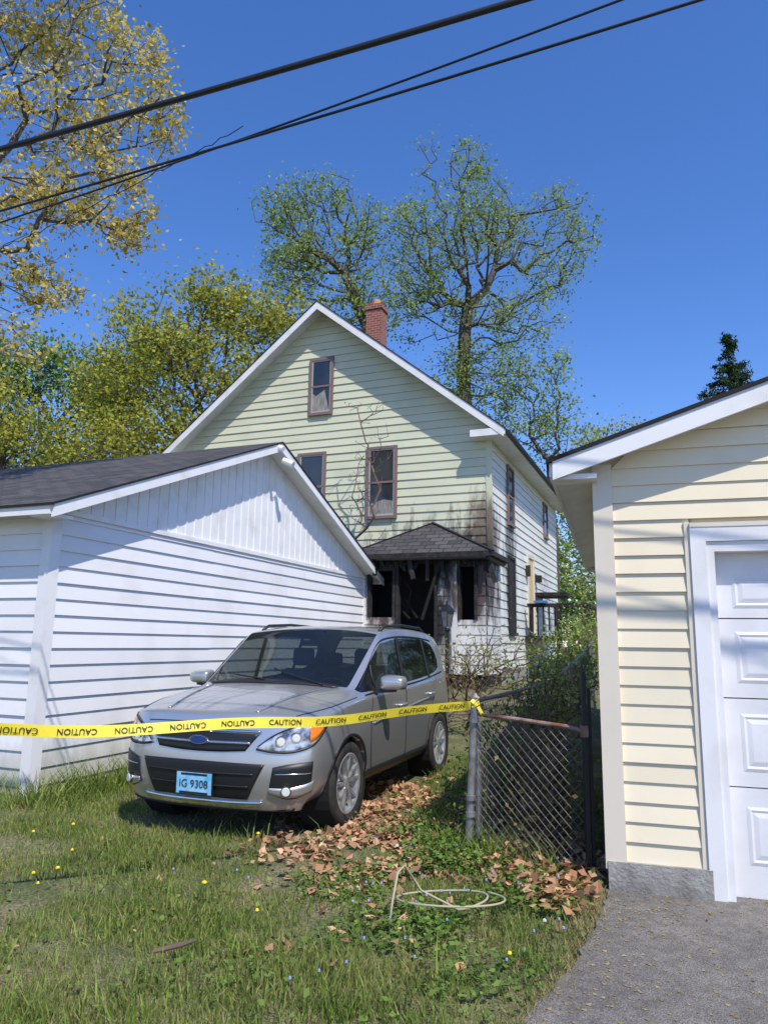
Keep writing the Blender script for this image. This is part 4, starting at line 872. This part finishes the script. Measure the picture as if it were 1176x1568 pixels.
for wx in WX:
    for sg in (1,-1):
        k+=1; mb=MB(); cy_=.82*sg; c_=(wx,cy_,.352); 
        mb.lathe([(.235,-.10),(.30,-.115),(.335,-.105),(.352,-.07),(.354,0),(.352,.07),(.335,.102),(.30,.112),(.245,.10),(.235,.09)],c_,'y',48,0,sg)
        mb.lathe([(.236,-.09),(.236,.095),(.248,.104),(.240,.108),(.222,.098),(.215,.05),(.20,-.05)],c_,'y',48,1,sg)
        mb.lathe([(.20,-.04),(.02,-.04)],c_,'y',32,2,sg)
        mb.lathe([(.15,.0),(.15,.015),(.05,.015)],c_,'y',32,3,sg)
        mb.lathe([(.065,.03),(.062,.085),(.045,.095),(.001,.097)],c_,'y',20,1,sg)
        for a in range(5):
            for da in (-.20,.20):
                t0=a*2*math.pi/5+.3+da*.6; t1=a*2*math.pi/5+.3+da*1.25
                p0=Vector((wx+.045*math.cos(t0),cy_+.075*sg,.352+.045*math.sin(t0))); p1=Vector((wx+.228*math.cos(t1),cy_+.088*sg,.352+.228*math.sin(t1)))
                mb.beam(p0,p1,.026,.03,1,up=(0,1,0))
        o=mb.obj('wheel_%d'%k,[tyre,alloy,M['dark'],M['galv']],CAR); 
        for p in o.data.polygons: p.use_smooth=len(p.vertices)==4 and p.material_index in(0,)
        mb=MB(); mb.lathe([(.39,.03),(.40,-.25)],(wx,.89*sg,WZ),'y',32,0,sg); mb.lathe([(.40,-.24),(.01,-.24)],(wx,.89*sg,WZ),'y',32,0,sg); mb.obj('wheel_liner_%d'%k,[M['dark']],CAR)
def rbox(name,x0,x1,y0,y1,z0,z1,m_,bv=.05,tilt=0):
    mb=MB(); mb.box(x0,x1,y0,y1,z0,z1,0)
    for i,v in enumerate(mb.v): mb.v[i]=(v[0]-tilt*(v[2]-z0),v[1],v[2])
    return mb.obj(name,[m_],CAR,bevel=bv)
seatm=mat('seat_fabric',(.16,.155,.145),.9); dash=mat('dashboard',(.03,.03,.03),.7)
rbox('dashboard',.62,1.02,-.74,.74,.75,1.03,dash,.06); rbox('floor',-1.9,.9,-.76,.76,.40,.46,dash,.01)
for y in (.38,-.38):
    rbox('front_seat',-.25,-.08,y-.24,y+.24,.6,1.22,seatm,.06,.18); rbox('front_headrest',-.36,-.26,y-.13,y+.13,1.25,1.45,seatm,.045,.1); rbox('seat_base',-.2,.35,y-.24,y+.24,.5,.68,seatm,.05)
rbox('rear_seat',-1.15,-1.0,-.65,.65,.6,1.2,seatm,.06,.18)
for y in (.42,-.42): rbox('rear_headrest',-1.27,-1.18,y-.12,y+.12,1.22,1.38,seatm,.04)
mb=MB(); sw=[(.52+.06*math.sin(t)*.5,.38+.18*math.cos(t),1.0+.17*math.sin(t)) for t in [2*math.pi*i/24 for i in range(25)]]; mb.tube(sw,.014,8,0); mb.tube([(.52,.38,1.0),(.7,.38,.93)],.03,8,0); mb.obj('steering_wheel',[dash],CAR,sm=True)
mb=MB(); mb.box(.27,.30,-.11,.11,1.48,1.54,0); mb.obj('rear_view_mirror',[dash],CAR)

# ================= LIGHT / CAMERA =================
w=bpy.data.worlds.new("World"); sc.world=w; w.use_nodes=True; nt=w.node_tree
sky=nt.nodes.new('ShaderNodeTexSky'); sky.sky_type='NISHITA'; sky.sun_disc=False
EL=54; h=Vector((.42,-.907,0)).normalized()
sky.sun_elevation=R(EL); sky.sun_rotation=math.atan2(h.x,h.y); sky.air_density=1.0; sky.dust_density=.3; sky.ozone_density=3.0
hs=nt.nodes.new('ShaderNodeHueSaturation'); hs.inputs['Saturation'].default_value=1.22; hs.inputs['Value'].default_value=1.25; nt.links.new(sky.outputs[0],hs.inputs['Color'])
tm=nt.nodes.new('ShaderNodeMix'); tm.data_type='RGBA'; tm.blend_type='MULTIPLY'; tm.inputs['Factor'].default_value=1; tm.inputs['B'].default_value=(.92,.90,1.12,1); nt.links.new(hs.outputs[0],tm.inputs['A'])
bg=nt.nodes['Background']; bg.inputs[1].default_value=.15; nt.links.new(tm.outputs['Result'],bg.inputs[0])
sd=Vector((h.x*math.cos(R(EL)),h.y*math.cos(R(EL)),math.sin(R(EL))))
sl=bpy.data.lights.new('sun','SUN'); sl.energy=5.0; sl.angle=R(.5); sl.color=(1,.93,.83); so=link(bpy.data.objects.new('sun',sl)); so.rotation_euler=sd.to_track_quat('Z','Y').to_euler()
cam=bpy.data.cameras.new('camera'); cam.sensor_fit='VERTICAL'; cam.sensor_height=36; cam.lens=26; cam.clip_end=2000
co=link(bpy.data.objects.new('camera',cam)); co.matrix_world=Matrix.Translation((0,0,1.6))@Matrix.Rotation(R(100.07),4,'X')@Matrix.Rotation(R(.8),4,'Z'); sc.camera=co
sc.view_settings.view_transform='Standard'; sc.view_settings.look='None'; sc.view_settings.exposure=0
